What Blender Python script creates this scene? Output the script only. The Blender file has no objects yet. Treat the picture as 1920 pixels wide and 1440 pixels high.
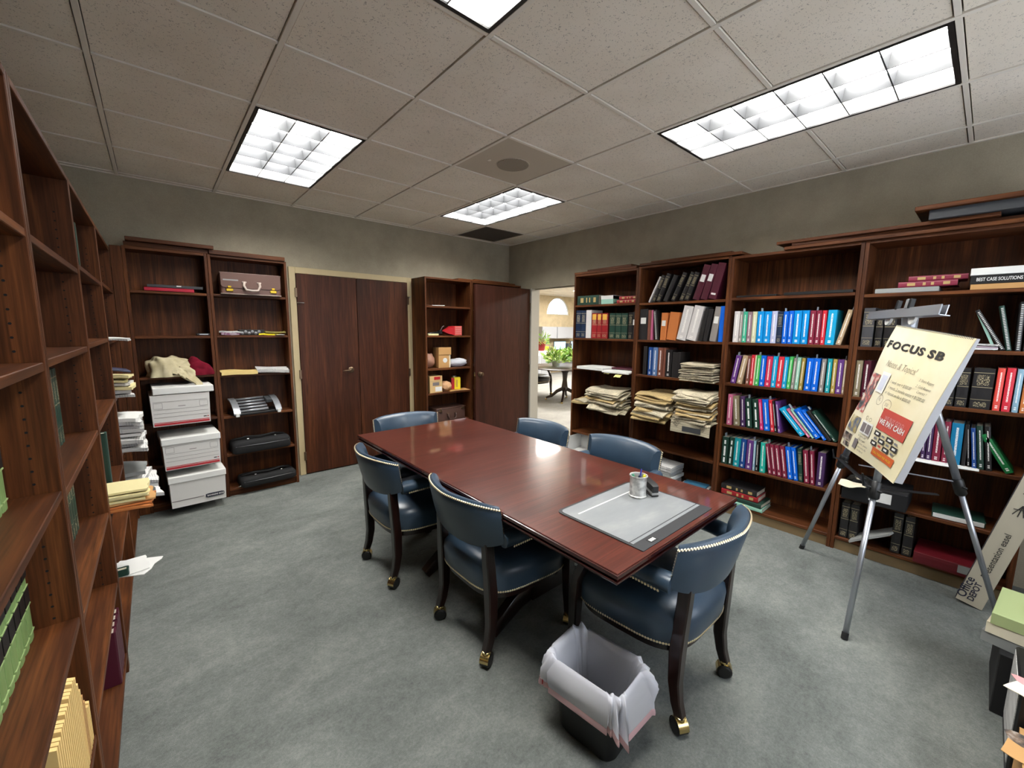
import bpy, bmesh, math, random
from mathutils import Vector, Matrix, noise
R = math.radians
SC = bpy.context.scene
COL = SC.collection
# ------------------------------------------------------------------ camera, world, exposure
H = 2.672                                    # ceiling height
def look(yaw, pitch, roll):
    f = Vector((math.sin(yaw)*math.cos(pitch), math.cos(yaw)*math.cos(pitch), math.sin(pitch)))
    r = Vector((math.cos(yaw), -math.sin(yaw), 0)); u = r.cross(f)
    r2 = r*math.cos(roll)+u*math.sin(roll); u2 = -r*math.sin(roll)+u*math.cos(roll)
    return Matrix((r2, u2, -f)).transposed()
cam = bpy.data.cameras.new('camera'); cam.sensor_width = 36; cam.lens = 770.62/1920*36
cam.clip_start = .02
camo = bpy.data.objects.new('camera', cam); COL.objects.link(camo)
camo.matrix_world = Matrix.Translation((-.487, -2.0312, H-1.1445)) @ look(.713976, -.133512, .010115).to_4x4()
SC.camera = camo
wd = bpy.data.worlds.new('sky'); SC.world = wd; wd.use_nodes = True
bg = wd.node_tree.nodes['Background']; bg.inputs[0].default_value = (.82, .89, 1, 1); bg.inputs[1].default_value = 5.0
SC.view_settings.view_transform = 'Standard'; SC.view_settings.look = 'None'
SC.view_settings.exposure = 0.3; SC.view_settings.gamma = 1.0; SC.view_settings.use_curve_mapping = False
SC.cycles.max_bounces = 8; SC.cycles.diffuse_bounces = 3; SC.cycles.glossy_bounces = 4
SC.cycles.transmission_bounces = 4; SC.cycles.transparent_max_bounces = 8
SC.cycles.caustics_reflective = False; SC.cycles.caustics_refractive = False
SC.cycles.sample_clamp_indirect = 6
TROFFER = 34.0; OFFICE = 60.0                # lamp strengths; OFFICE drives the added unseen office panels
# ------------------------------------------------------------------ helpers
def lin(r, g, b):
    f = lambda c: c/12.92 if c <= .04045 else ((c+.055)/1.055)**2.4
    return (f(r/255), f(g/255), f(b/255))
class MB:
    def __init__(s): s.v = []; s.f = []
    def add(s, vs, fs):
        n = len(s.v); s.v += [tuple(p) for p in vs]; s.f += [tuple(n+i for i in q) for q in fs]; return s
    def box(s, x0, x1, y0, y1, z0, z1, c=0.0, M=None):
        if c <= 0:
            vs = [(x, y, z) for x in (x0, x1) for y in (y0, y1) for z in (z0, z1)]
            fs = [(0, 1, 3, 2), (4, 6, 7, 5), (0, 4, 5, 1), (2, 3, 7, 6), (0, 2, 6, 4), (1, 5, 7, 3)]
        else:
            vs = []; idx = {}
            X = (x0, x1); Y = (y0, y1); Z = (z0, z1)
            for i in (0, 1):
                for j in (0, 1):
                    for k in (0, 1):
                        sx, sy, sz = c*(1-2*i), c*(1-2*j), c*(1-2*k)
                        for a, p in enumerate(((X[i], Y[j]+sy, Z[k]+sz), (X[i]+sx, Y[j], Z[k]+sz), (X[i]+sx, Y[j]+sy, Z[k]))):
                            idx[i, j, k, a] = len(vs); vs.append(p)
            g = lambda i, j, k, a: idx[i, j, k, a]
            fs = [(g(0,0,0,0), g(0,0,1,0), g(0,1,1,0), g(0,1,0,0)), (g(1,0,0,0), g(1,1,0,0), g(1,1,1,0), g(1,0,1,0)),
                  (g(0,0,0,1), g(1,0,0,1), g(1,0,1,1), g(0,0,1,1)), (g(0,1,0,1), g(0,1,1,1), g(1,1,1,1), g(1,1,0,1)),
                  (g(0,0,0,2), g(0,1,0,2), g(1,1,0,2), g(1,0,0,2)), (g(0,0,1,2), g(1,0,1,2), g(1,1,1,2), g(0,1,1,2))]
            for i in (0, 1):
                for j in (0, 1):
                    fs.append((g(i,j,0,0), g(i,j,1,0), g(i,j,1,1), g(i,j,0,1)))
                    fs.append((g(i,0,j,0), g(i,1,j,0), g(i,1,j,2), g(i,0,j,2)))
                    fs.append((g(0,i,j,1), g(1,i,j,1), g(1,i,j,2), g(0,i,j,2)))
                    for k in (0, 1): fs.append((g(i,j,k,0), g(i,j,k,1), g(i,j,k,2)))
        if M is not None: vs = [M @ Vector(p) for p in vs]
        return s.add(vs, fs)
    def tube(s, path, rad, n=10, cap=True, sq=False, up=None):
        """sweep a round or square section along a path; rad number, (w,h) or list of either"""
        P = [Vector(p) for p in path]; m = len(P); rings = []
        ref = Vector(up) if up else None
        for i, p in enumerate(P):
            t = (P[min(i+1, m-1)]-P[max(i-1, 0)]).normalized()
            if ref is None or abs(ref.dot(t)) > .98:
                ref = Vector((0, 0, 1)) if abs(t.z) < .9 else Vector((1, 0, 0))
            a = t.cross(ref).normalized(); b = a.cross(t).normalized()
            if not up: ref = b
            rr = rad[i] if isinstance(rad, list) else rad
            rw, rh = rr if isinstance(rr, tuple) else (rr, rr)
            if sq:
                q = .78; off = [(-1, -q), (-q, -1), (q, -1), (1, -q), (1, q), (q, 1), (-q, 1), (-1, q)]
            else: off = [(math.cos(2*math.pi*k/n), math.sin(2*math.pi*k/n)) for k in range(n)]
            rings.append([p+a*(u*rw)+b*(w*rh) for u, w in off])
        return s.loft(rings, cap)
    def loft(s, rings, cap=True, close=True):
        k = len(rings[0]); vs = [p for r in rings for p in r]; fs = []
        for i in range(len(rings)-1):
            for j in range(k if close else k-1):
                j2 = (j+1) % k; fs.append((i*k+j, i*k+j2, (i+1)*k+j2, (i+1)*k+j))
        if cap:
            fs.append(tuple(range(k-1, -1, -1))); b = (len(rings)-1)*k; fs.append(tuple(b+j for j in range(k)))
        return s.add(vs, fs)
    def lathe(s, prof, n=20, c=(0, 0, 0), M=None):
        rings = [[Vector((c[0]+r*math.cos(2*math.pi*j/n), c[1]+r*math.sin(2*math.pi*j/n), c[2]+z)) for j in range(n)] for r, z in prof]
        if M is not None: rings = [[M @ p for p in r] for r in rings]
        return s.loft(rings, True)
    def grid(s, fn, nu, nv):
        vs = [fn(i/nu, j/nv) for j in range(nv+1) for i in range(nu+1)]
        fs = [(j*(nu+1)+i, j*(nu+1)+i+1, (j+1)*(nu+1)+i+1, (j+1)*(nu+1)+i) for j in range(nv) for i in range(nu)]
        return s.add(vs, fs)
    def slab(s, fn, fb, nu, nv):
        """closed slab between an upper surface fn and a lower one fb"""
        k = nu+1; n = k*(nv+1)
        vs = [fn(i/nu, j/nv) for j in range(nv+1) for i in range(k)]+[fb(i/nu, j/nv) for j in range(nv+1) for i in range(k)]
        fs = []
        for j in range(nv):
            for i in range(nu):
                a = j*k+i; fs += [(a, a+1, a+k+1, a+k), (n+a, n+a+k, n+a+k+1, n+a+1)]
        for i in range(nu):
            fs += [(i, n+i, n+i+1, i+1), (nv*k+i, nv*k+i+1, n+nv*k+i+1, n+nv*k+i)]
        for j in range(nv):
            fs += [(j*k, (j+1)*k, n+(j+1)*k, n+j*k), (j*k+nu, n+j*k+nu, n+(j+1)*k+nu, (j+1)*k+nu)]
        return s.add(vs, fs)
    def mesh(s, name, smooth=False):
        me = bpy.data.meshes.new(name); me.from_pydata([tuple(p) for p in s.v], [], s.f)
        bm = bmesh.new(); bm.from_mesh(me); bmesh.ops.recalc_face_normals(bm, faces=bm.faces); bm.to_mesh(me); bm.free()
        if smooth:
            me.polygons.foreach_set('use_smooth', [True]*len(me.polygons))
            if smooth is not True: me.set_sharp_from_angle(angle=R(smooth))
        me.update(); return me
    def build(s, name, mat, parent=None, smooth=False, kind=None):
        return link(name, s.mesh(name, smooth), mat, parent, kind)
def link(name, me, mat, parent=None, kind=None):
    o = bpy.data.objects.new(name, me); COL.objects.link(o)
    if mat is not None:
        if len(me.materials) == 0: me.materials.append(mat)
    if parent is not None: o.parent = parent
    if kind: o['kind'] = kind
    return o
def tag(o, label, cat, group=None, kind=None):
    o['label'] = label; o['category'] = cat
    if group: o['group'] = group
    if kind: o['kind'] = kind
    return o
def thing(name, label, cat, loc=(0, 0, 0), rz=0, group=None):
    o = bpy.data.objects.new(name, None); COL.objects.link(o); o.empty_display_size = .05
    o.location = loc; o.rotation_euler = (0, 0, rz)
    return tag(o, label, cat, group)
def copy_tree(o, parent=None):
    c = o.copy(); COL.objects.link(c); c.parent = parent
    for ch in list(o.children): copy_tree(ch, c)
    return c
def structure(name, mb, mat, parent=None, smooth=False):
    o = mb.build(name, mat, parent, smooth)
    if parent is None: o['kind'] = 'structure'
    return o
ORD = ['first', 'second', 'third', 'fourth', 'fifth', 'sixth', 'seventh', 'eighth', 'ninth', 'tenth', 'eleventh', 'twelfth', 'thirteenth',
       'fourteenth', 'fifteenth', 'sixteenth', 'seventeenth', 'eighteenth', 'nineteenth', 'twentieth', 'twenty-first', 'twenty-second', 'twenty-third']
# ------------------------------------------------------------------ materials
def base_mat(name, col=(.5, .5, .5), rough=.5, metal=0.0, spec=.5, coat=0.0, coat_r=.05):
    m = bpy.data.materials.new(name); m.use_nodes = True
    b = m.node_tree.nodes['Principled BSDF']
    b.inputs['Base Color'].default_value = (*col, 1); b.inputs['Roughness'].default_value = rough
    b.inputs['Metallic'].default_value = metal; b.inputs['Specular IOR Level'].default_value = spec
    b.inputs['Coat Weight'].default_value = coat; b.inputs['Coat Roughness'].default_value = coat_r
    return m
class NT:
    def __init__(s, m): s.t = m.node_tree; s.b = s.t.nodes['Principled BSDF']
    def n(s, typ, ins=None, **kw):
        o = s.t.nodes.new('ShaderNode'+{'Noise': 'TexNoise', 'Voronoi': 'TexVoronoi'}.get(typ, typ))
        for k, v in kw.items(): setattr(o, k, v)
        for k, v in (ins or {}).items():
            if isinstance(v, bpy.types.NodeSocket): s.t.links.new(v, o.inputs[k])
            else: o.inputs[k].default_value = v
        return o
    def math(s, op, a, b=None, c=None, clamp=False):
        o = s.t.nodes.new('ShaderNodeMath'); o.operation = op; o.use_clamp = clamp
        for i, v in enumerate((a, b, c)):
            if v is None: continue
            if isinstance(v, bpy.types.NodeSocket): s.t.links.new(v, o.inputs[i])
            else: o.inputs[i].default_value = v
        return o.outputs[0]
    def ramp(s, fac, stops, interp='LINEAR'):
        o = s.n('ValToRGB', {'Fac': fac}); cr = o.color_ramp; cr.interpolation = interp
        while len(cr.elements) < len(stops): cr.elements.new(.5)
        for e, (p, c) in zip(cr.elements, stops): e.position = p; e.color = (*c, 1) if len(c) == 3 else c
        return o.outputs['Color']
    def mix(s, fac, a, b, blend='MIX'):
        o = s.n('Mix', data_type='RGBA', blend_type=blend)
        for k, v in ((0, fac), (6, a), (7, b)):
            if isinstance(v, bpy.types.NodeSocket): s.t.links.new(v, o.inputs[k])
            elif k == 0: o.inputs[k].default_value = v
            else: o.inputs[k].default_value = (*v, 1) if len(v) == 3 else v
        return o.outputs[2]
    def coords(s, scale=(1, 1, 1), which='Object', vary=True):
        tc = s.n('TexCoord'); v = tc.outputs[which]
        if vary:
            oi = s.n('ObjectInfo'); v2 = s.n('VectorMath', {0: v, 1: s.n('CombineXYZ', {0: s.math('MULTIPLY', oi.outputs['Random'], 7.3), 1: s.math('MULTIPLY', oi.outputs['Random'], 3.1), 2: s.math('MULTIPLY', oi.outputs['Random'], 5.7)}).outputs[0]}, operation='ADD').outputs[0]
        else: v2 = v
        return s.n('Mapping', {'Vector': v2, 'Scale': scale}).outputs[0]
    def color(s, sock): s.t.links.new(sock, s.b.inputs['Base Color'])
    def bump(s, h, strength=.3, dist=.002):
        o = s.n('Bump', {'Height': h, 'Strength': strength, 'Distance': dist}); s.t.links.new(o.outputs[0], s.b.inputs['Normal'])
def wood(name, dark, mid, light, axis, rough=.45, coat=0.0, fig=1.0, vary=True, spec=.4):
    m = base_mat(name, mid, rough, 0, spec, coat); t = NT(m)
    st = {'x': (.09, 1, 1), 'y': (1, .09, 1), 'z': (1, 1, .09)}[axis]
    v = t.coords(st, vary=vary)
    big = t.n('Noise', {'Vector': v, 'Scale': 9*fig, 'Detail': 3, 'Roughness': .55, 'Distortion': 1.6}).outputs[0]
    v2 = t.coords(tuple(c*(.35 if c < .5 else 1) for c in st), vary=vary)
    fine = t.n('Noise', {'Vector': v2, 'Scale': 130, 'Detail': 3, 'Roughness': .6}).outputs[0]
    c = t.ramp(big, [(.3, dark), (.5, mid), (.72, light)])
    c2 = t.mix(t.math('MULTIPLY', t.math('SUBTRACT', .62, fine, clamp=True), 2.2, clamp=True), c, tuple(x*.42 for x in dark))
    t.color(c2); t.bump(fine, .12, .001)
    return m
WD, WM, WL = lin(62, 32, 15), lin(90, 50, 25), lin(122, 72, 37)
M = {}
for ax in 'xyz': M['oak_'+ax] = wood('stained_oak_'+ax, WD, WM, WL, ax, .5, spec=.22)
M['door'] = wood('mahogany_veneer', lin(54, 27, 14), lin(74, 38, 21), lin(92, 51, 28), 'z', .45, 0, .6, spec=.25)
M['door2'] = wood('red_brown_veneer', lin(50, 25, 18), lin(64, 33, 24), lin(76, 40, 29), 'z', .45, 0, .6, spec=.25)
M['table'] = wood('polished_mahogany', lin(72, 31, 23), lin(89, 40, 30), lin(102, 49, 38), 'x', .3, .9, 1.3, spec=.5)
M['tabledge'] = base_mat('table_edge', lin(60, 22, 18), .22, 0, .5, .4)
M['darkwood'] = wood('dark_chair_wood', lin(24, 12, 9), lin(36, 17, 13), lin(46, 23, 17), 'z', .3, .3)
M['hole_shade'] = base_mat('painted_hole_shade', (.004, .004, .004), .9)  # flat black standing for the shade inside peg holes
def simple(key, rgb, rough=.6, metal=0., spec=.5, coat=0.):
    M[key] = base_mat(key, lin(*rgb), rough, metal, spec, coat); return M[key]
simple('brass', (206, 184, 128), .25, 1.0); simple('steel', (190, 190, 188), .3, 1.0); simple('alu', (178, 182, 190), .34, .85)
simple('blackplastic', (16, 16, 17), .45); simple('blackfabric', (20, 20, 22), .85); simple('rubber', (14, 14, 14), .8)
simple('white', (226, 226, 222), .6); simple('casing', (196, 178, 138), .5); simple('casing_lt', (186, 182, 172), .5)
simple('cream', (232, 222, 196), .8); simple('mint', (150, 195, 178), .6); simple('bronze', (120, 100, 80), .35, .9)
simple('greymetal', (120, 120, 122), .45, .6); simple('darkgrey', (55, 57, 60), .6); simple('red_ink', (178, 40, 48), .6)
simple('grey_ink', (120, 112, 112), .7); simple('navy_ink', (32, 34, 52), .7); simple('black_ink', (42, 40, 38), .7)
simple('manila', (226, 214, 160), .7); simple('kraft', (190, 145, 90), .75); simple('orangebrown', (196, 120, 62), .7)
simple('gold', (215, 180, 60), .35, .8); simple('yellow', (236, 214, 30), .5); simple('red', (176, 24, 34), .5); simple('pinkred', (205, 92, 84), .55)
simple('pink', (214, 150, 150), .6); simple('postit', (226, 216, 140), .8); simple('blue_lid', (70, 130, 165), .4); simple('palegreen', (172, 186, 130), .6)
simple('grey_card', (140, 142, 140), .7); simple('lockgrey', (150, 152, 156), .35, .5)
# wallpaper
def mat_wall(name, rgb, amt=.10, vary=False):
    m = base_mat(name, lin(*rgb), .75, 0, .25); t = NT(m); v = t.coords((1, 1, 1), vary=vary)
    a = t.n('Noise', {'Vector': v, 'Scale': 5, 'Detail': 4, 'Roughness': .6}).outputs[0]
    b = t.n('Noise', {'Vector': v, 'Scale': 160, 'Detail': 3}).outputs[0]
    f = t.math('ADD', t.math('MULTIPLY', a, .6), t.math('MULTIPLY', b, .4)); c = lin(*rgb)
    t.color(t.ramp(f, [(.3, tuple(x*(1-2*amt) for x in c)), (.7, tuple(x*(1+amt) for x in c))])); t.bump(b, .25, .002); return m
M['wall'] = mat_wall('taupe_wallpaper', (171, 162, 142))
M['wall_office'] = mat_wall('office_wallpaper', (205, 188, 156), .16)
# carpet
def mat_carpet(name, c0, c1, c2):
    m = base_mat(name, c1, .95, 0, .1); t = NT(m)
    v = t.coords((1, 1, 1), vary=False)
    vs = t.n('Mapping', {'Vector': v, 'Rotation': (0, 0, R(20)), 'Scale': (1.0, 1.7, 1)}).outputs[0]
    a = t.n('Noise', {'Vector': vs, 'Scale': 1.9, 'Detail': 6, 'Roughness': .66, 'Distortion': .3}).outputs[0]
    b = t.n('Noise', {'Vector': v, 'Scale': 420, 'Detail': 2}).outputs[0]
    d = t.n('Noise', {'Vector': v, 'Scale': 26, 'Detail': 3, 'Roughness': .7}).outputs[0]
    f = t.math('ADD', t.math('ADD', t.math('MULTIPLY', a, .42), t.math('MULTIPLY', b, .2)), t.math('ADD', t.math('MULTIPLY', d, .18), t.math('MULTIPLY', t.n('Noise', {'Vector': v, 'Scale': 95, 'Detail': 2, 'Roughness': .7}).outputs[0], .2)))
    t.color(t.ramp(f, [(.36, c0), (.5, c1), (.64, c2)])); t.bump(b, .6, .004); return m
M['carpet'] = mat_carpet('grey_carpet', lin(84, 88, 85), lin(113, 117, 113), lin(140, 143, 137))
M['carpet_office'] = mat_carpet('office_carpet', lin(130, 128, 126), lin(150, 148, 144), lin(168, 165, 160))
# ceiling tile
m = base_mat('acoustic_tile', lin(228, 216, 200), .9, 0, .15); t = NT(m); v = t.coords((1, 1, 1))
wv = t.n('Noise', {'Vector': v, 'Scale': 40, 'Detail': 1}).outputs[1]
v2 = t.n('VectorMath', {0: v, 1: t.n('VectorMath', {0: wv, 'Scale': .02}, operation='SCALE').outputs[0]}, operation='ADD').outputs[0]
vo = t.n('Voronoi', {'Vector': v2, 'Scale': 150, 'Randomness': 1}).outputs[0]
nz = t.n('Noise', {'Vector': v, 'Scale': 60, 'Detail': 2}).outputs[0]
sp = t.math('LESS_THAN', vo, t.math('MULTIPLY', t.math('SUBTRACT', nz, .32), 1.1))
pn = t.n('Noise', {'Vector': v, 'Scale': 3, 'Detail': 2}).outputs[0]
c = t.ramp(pn, [(.3, lin(232, 222, 206)), (.7, lin(242, 233, 219))])
t.color(t.mix(t.math('MULTIPLY', sp, .5), c, lin(110, 100, 90))); t.bump(t.math('SUBTRACT', 1, sp), .3, .002); M['tile'] = m
simple('tee', (232, 224, 211), .6); simple('speaker', (196, 184, 166), .7); simple('vent', (96, 86, 74), .7); simple('vent_d', (40, 36, 32), .8)
# leather
def mat_leather(name, c0, c1):
    m = base_mat(name, c0, .36, 0, .5, .12, .25); t = NT(m); v = t.coords((1, 1, 1))
    a = t.n('Noise', {'Vector': v, 'Scale': 4, 'Detail': 4}).outputs[0]
    b = t.n('Voronoi', {'Vector': v, 'Scale': 260}).outputs[0]
    t.color(t.ramp(a, [(.3, c0), (.75, c1)])); t.bump(b, .14, .001); return m
M['leather'] = mat_leather('blue_leather', lin(42, 59, 76), lin(58, 78, 97))
M['leather_dk'] = mat_leather('black_leather', lin(22, 20, 22), lin(32, 29, 30))
# books: colour from the object, print on the spine only
def mat_book(name, style):
    m = base_mat(name, (.5, .5, .5), .38, 0, .5); t = NT(m)
    oi = t.n('ObjectInfo'); base = oi.outputs['Color']; rnd = oi.outputs['Random']
    tc = t.n('TexCoord'); g = t.n('SeparateXYZ', {0: tc.outputs['Generated']}).outputs
    ng = t.n('SeparateXYZ', {0: tc.outputs['Normal']}).outputs
    front = t.math('LESS_THAN', ng[0], -.35)
    def band(s, a, b): return t.math('MULTIPLY', t.math('GREATER_THAN', s, a), t.math('LESS_THAN', s, b))
    off = t.math('MULTIPLY', rnd, 40)
    if style == 'title':
        nz = t.n('Noise', {'Vector': t.n('CombineXYZ', {0: t.math('MULTIPLY', g[1], 9), 1: 0., 2: t.math('ADD', t.math('MULTIPLY', g[2], 46), off)}).outputs[0], 'Scale': 1, 'Detail': 2}).outputs[0]
        gl = t.math('GREATER_THAN', nz, .42)
        ti = t.math('MULTIPLY', t.math('MULTIPLY', band(g[1], .40, .60), band(g[2], .22, .90)), gl)
        em = t.math('MULTIPLY', band(g[1], .33, .67), t.math('MAXIMUM', band(g[2], .055, .085), band(g[2], .10, .125)))
        k = t.math('MAXIMUM', ti, em); ink = t.mix(.72, base, (1, .97, .93))
    elif style == 'turner':
        nz = t.n('Noise', {'Vector': t.n('CombineXYZ', {0: t.math('MULTIPLY', g[1], 14), 1: 0., 2: t.math('ADD', t.math('MULTIPLY', g[2], 60), off)}).outputs[0], 'Scale': 1, 'Detail': 1}).outputs[0]
        gl = t.math('GREATER_THAN', nz, .36)
        k = t.math('MULTIPLY', t.math('MULTIPLY', band(g[1], .36, .64), t.math('MAXIMUM', band(g[2], .30, .66), t.math('MAXIMUM', band(g[2], .06, .24), band(g[2], .74, .88)))), gl); ink = t.mix(.85, base, (1, 1, 1))
    else:
        nz = t.n('Noise', {'Vector': t.n('CombineXYZ', {0: t.math('MULTIPLY', g[1], 12), 1: 0., 2: t.math('ADD', t.math('MULTIPLY', g[2], 70), off)}).outputs[0], 'Scale': 1, 'Detail': 1}).outputs[0]
        gl = t.math('GREATER_THAN', nz, .54)
        tx = t.math('MULTIPLY', t.math('MULTIPLY', band(g[1], .2, .8), t.math('MAXIMUM', band(g[2], .58, .84), band(g[2], .05, .17))), gl)
        ru = t.math('MAXIMUM', t.math('MAXIMUM', band(g[2], .885, .9), band(g[2], .53, .545)), band(g[2], .225, .235))
        k = t.math('MAXIMUM', tx, t.math('MULTIPLY', ru, .7)); ink = (.42, .36, .22, 1)
    k = t.math('MULTIPLY', k, front)
    t.color(t.mix(k, base, ink)); return m
M['book_t'] = mat_book('printed_cover_title', 'title'); M['book_w'] = mat_book('printed_cover_bold', 'turner'); M['book_l'] = mat_book('printed_cover_gilt', 'law')
m = base_mat('plain_cover', (.5, .5, .5), .45); t = NT(m); t.color(t.n('ObjectInfo').outputs['Color']); M['book_p'] = m
M['tint'] = m
# page edges
m = base_mat('page_edges', lin(222, 214, 194), .85); t = NT(m)
nz = t.n('Noise', {'Vector': t.coords((1, 300, 300)), 'Scale': 3, 'Detail': 2}).outputs[0]
t.color(t.ramp(nz, [(.35, lin(196, 186, 164)), (.65, lin(232, 226, 210))])); M['pages'] = m
# newsprint and printed paper
def mat_print(name, paper, ink, sc=160, amt=.5):
    m = base_mat(name, paper, .85, 0, .2); t = NT(m); v = t.coords((1, 1, 1))
    g = t.n('SeparateXYZ', {0: v}).outputs
    line = t.math('GREATER_THAN', t.math('SINE', t.math('MULTIPLY', g[0], sc*2.6)), .0)
    blk = t.n('Noise', {'Vector': t.n('Mapping', {'Vector': v, 'Scale': (7, 9, 1)}).outputs[0], 'Scale': 1.6, 'Detail': 0}).outputs[0]
    wds = t.n('Noise', {'Vector': v, 'Scale': sc, 'Detail': 1}).outputs[0]
    k = t.math('MULTIPLY', t.math('MULTIPLY', line, t.math('GREATER_THAN', wds, .45)), t.math('GREATER_THAN', blk, .46))
    pn = t.n('Noise', {'Vector': v, 'Scale': 2.5, 'Detail': 2}).outputs[0]
    pc = t.ramp(pn, [(.3, tuple(x*.82 for x in paper)), (.7, paper)])
    nzv = t.math('ABSOLUTE', t.n('SeparateXYZ', {0: t.n('TexCoord').outputs['Normal']}).outputs[2])
    edge = t.math('LESS_THAN', nzv, .55)
    lay = t.n('Noise', {'Vector': t.coords((4, 4, 520)), 'Scale': 1, 'Detail': 2, 'Roughness': .7}).outputs[0]
    pc = t.mix(t.math('MULTIPLY', edge, t.math('MULTIPLY', t.math('SUBTRACT', .62, lay, clamp=True), 3.2, clamp=True)), pc, tuple(x*.22 for x in paper))
    t.color(t.mix(t.math('MULTIPLY', k, amt), pc, ink)); return m
M['news'] = mat_print('newsprint', lin(208, 197, 170), lin(70, 66, 62), 150, .62)
M['news_y'] = mat_print('yellowed_newsprint', lin(206, 180, 128), lin(80, 70, 55), 150, .5)
M['printed'] = mat_print('printed_sheet', lin(226, 225, 222), lin(90, 90, 95), 200, .4)
M['magazine'] = mat_print('magazine_cover', lin(196, 178, 190), lin(110, 50, 90), 60, .7)
# trash liner, glass
m = base_mat('bin_liner', lin(238, 239, 246), .38, 0, .5); NT(m).b.inputs['Transmission Weight'].default_value = 0.0
t = NT(m); out = t.t.nodes['Material Output']; tl = t.n('BsdfTranslucent', {0: (*lin(238, 239, 248), 1)}); mx = t.n('MixShader', {0: .4, 1: t.b.outputs[0], 2: tl.outputs[0]}); t.t.links.new(mx.outputs[0], out.inputs[0]); M['liner'] = m
m = base_mat('window_glass', (.95, .97, 1), .02); NT(m).b.inputs['Transmission Weight'].default_value = 1.0; M['glass'] = m
m = base_mat('clear_vinyl', lin(168, 172, 174), .3, 0, .5); t = NT(m); v = t.coords((1, 1, 1))
a = t.n('Noise', {'Vector': t.n('Mapping', {'Vector': v, 'Scale': (1, 3, 1), 'Rotation': (0, 0, .5)}).outputs[0], 'Scale': 4, 'Detail': 5, 'Roughness': .65}).outputs[0]
t.color(t.ramp(a, [(.3, lin(116, 119, 122)), (.55, lin(127, 130, 132)), (.75, lin(142, 144, 143))]))
t.t.links.new(t.ramp(a, [(.3, (.4,)*3), (.7, (.5,)*3)]), t.b.inputs['Roughness']); M['vinyl'] = m
m = base_mat('brushed_cup', lin(170, 170, 168), .42, .55); t = NT(m)
a = t.n('Noise', {'Vector': t.coords((1, 1, 1)), 'Scale': 45, 'Detail': 4}).outputs[0]
t.color(t.ramp(a, [(.35, lin(164, 164, 162)), (.65, lin(222, 222, 218))])); M['cup'] = m
def emit(name, col, s):
    m = bpy.data.materials.new(name); m.use_nodes = True; nt = m.node_tree; nt.nodes.clear()
    e = nt.nodes.new('ShaderNodeEmission'); e.inputs[0].default_value = (*col, 1); e.inputs[1].default_value = s
    o = nt.nodes.new('ShaderNodeOutputMaterial'); nt.links.new(e.outputs[0], o.inputs[0]); return m
M['lamp'] = emit('lamp_glow', (1.0, .985, .95), TROFFER); M['office_fill'] = emit('office_fill_glow', (1, .97, .9), OFFICE)
M['screen'] = emit('screen_glow', (.55, .82, 1), 1.5)
simple('louvre', (82, 83, 85), .3, .3); simple('troffer', (235, 235, 232), .5); simple('blackframe', (22, 21, 20), .5)
# leaf
m = base_mat('leaf', lin(96, 140, 60), .45, 0, .5); t = NT(m)
t.color(t.ramp(t.n('Noise', {'Vector': t.coords((1, 1, 1)), 'Scale': 9, 'Detail': 1}).outputs[0], [(.3, lin(70, 120, 45)), (.5, lin(130, 165, 70)), (.7, lin(190, 195, 120))])); M['leaf'] = m
# ------------------------------------------------------------------ the room
G = .6096
XL, XR, YB, YN = -1.02, 3.37, 2.51, -3.3
structure('floor', MB().box(XL-.1, XR+.06, YN-.1, YB+.1, -.1, 0), M['carpet'])
structure('wall_back', MB().box(XL-.1, XR, YB, YB+.1, 0, H+.18), M['wall'])
structure('wall_left', MB().box(XL-.1, XL, YN, YB, 0, H+.18), M['wall'])
WX0, WX1, WZ0, WZ1 = .55, 2.75, .85, 2.35          # daylight window in the wall behind the camera
mb = MB().box(XL-.1, WX0, YN-.1, YN, 0, H+.18); mb.box(WX1, XR+.12, YN-.1, YN, 0, H+.18); mb.box(WX0, WX1, YN-.1, YN, 0, WZ0); mb.box(WX0, WX1, YN-.1, YN, WZ1, H+.18)
structure('wall_near', mb, M['wall'])
mb = MB()
for q in ((WX0, WX1, WZ0, WZ0+.05), (WX0, WX1, WZ1-.05, WZ1), (WX0, WX0+.05, WZ0, WZ1), (WX1-.05, WX1, WZ0, WZ1), ((WX0+WX1)/2-.03, (WX0+WX1)/2+.03, WZ0, WZ1)): mb.box(q[0], q[1], YN-.08, YN-.02, q[2], q[3])
wn2 = mb.build('window_2', M['casing_lt']); wn2['kind'] = 'structure'
g = base_mat('thin_glass'); gt = NT(g); tr_ = gt.n('BsdfTransparent'); gl_ = gt.n('BsdfGlossy', {'Roughness': .02}); mx_ = gt.n('MixShader', {0: .06, 1: tr_.outputs[0], 2: gl_.outputs[0]}); gt.t.links.new(mx_.outputs[0], gt.t.nodes['Material Output'].inputs[0]); M['thin_glass'] = g
for x0, x1 in ((WX0+.05, (WX0+WX1)/2-.03), ((WX0+WX1)/2+.03, WX1-.05)): MB().box(x0, x1, YN-.052, YN-.048, WZ0+.05, WZ1-.05).build('pane', M['thin_glass'], wn2)
DY0, DY1, DZ = 1.03, 2.03, 2.055
mb = MB().box(XR, XR+.12, YN, DY0, 0, H+.18); mb.box(XR, XR+.12, DY1, YB+.1, 0, H+.18); mb.box(XR, XR+.12, DY0, DY1, DZ, H+.18)
structure('wall_right', mb, M['wall'])
# doorway lining and casing
tr = MB().box(XR-.015, XR+.13, DY1-.012, DY1+.004, 0, DZ, .002).build('trim_1', M['casing_lt']); tr['kind'] = 'structure'
for nm, q in (('casing', (XR-.01, XR, DY1, DY1+.016, 0, DZ+.01)), ('casing', (XR-.018, XR, DY0-.05, DY0, 0, DZ+.012)), ('door_stop', (XR+.04, XR+.08, DY0, DY1, DZ-.012, DZ))):
    MB().box(*q, c=.003).build(nm, M['casing_lt'], tr)
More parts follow.
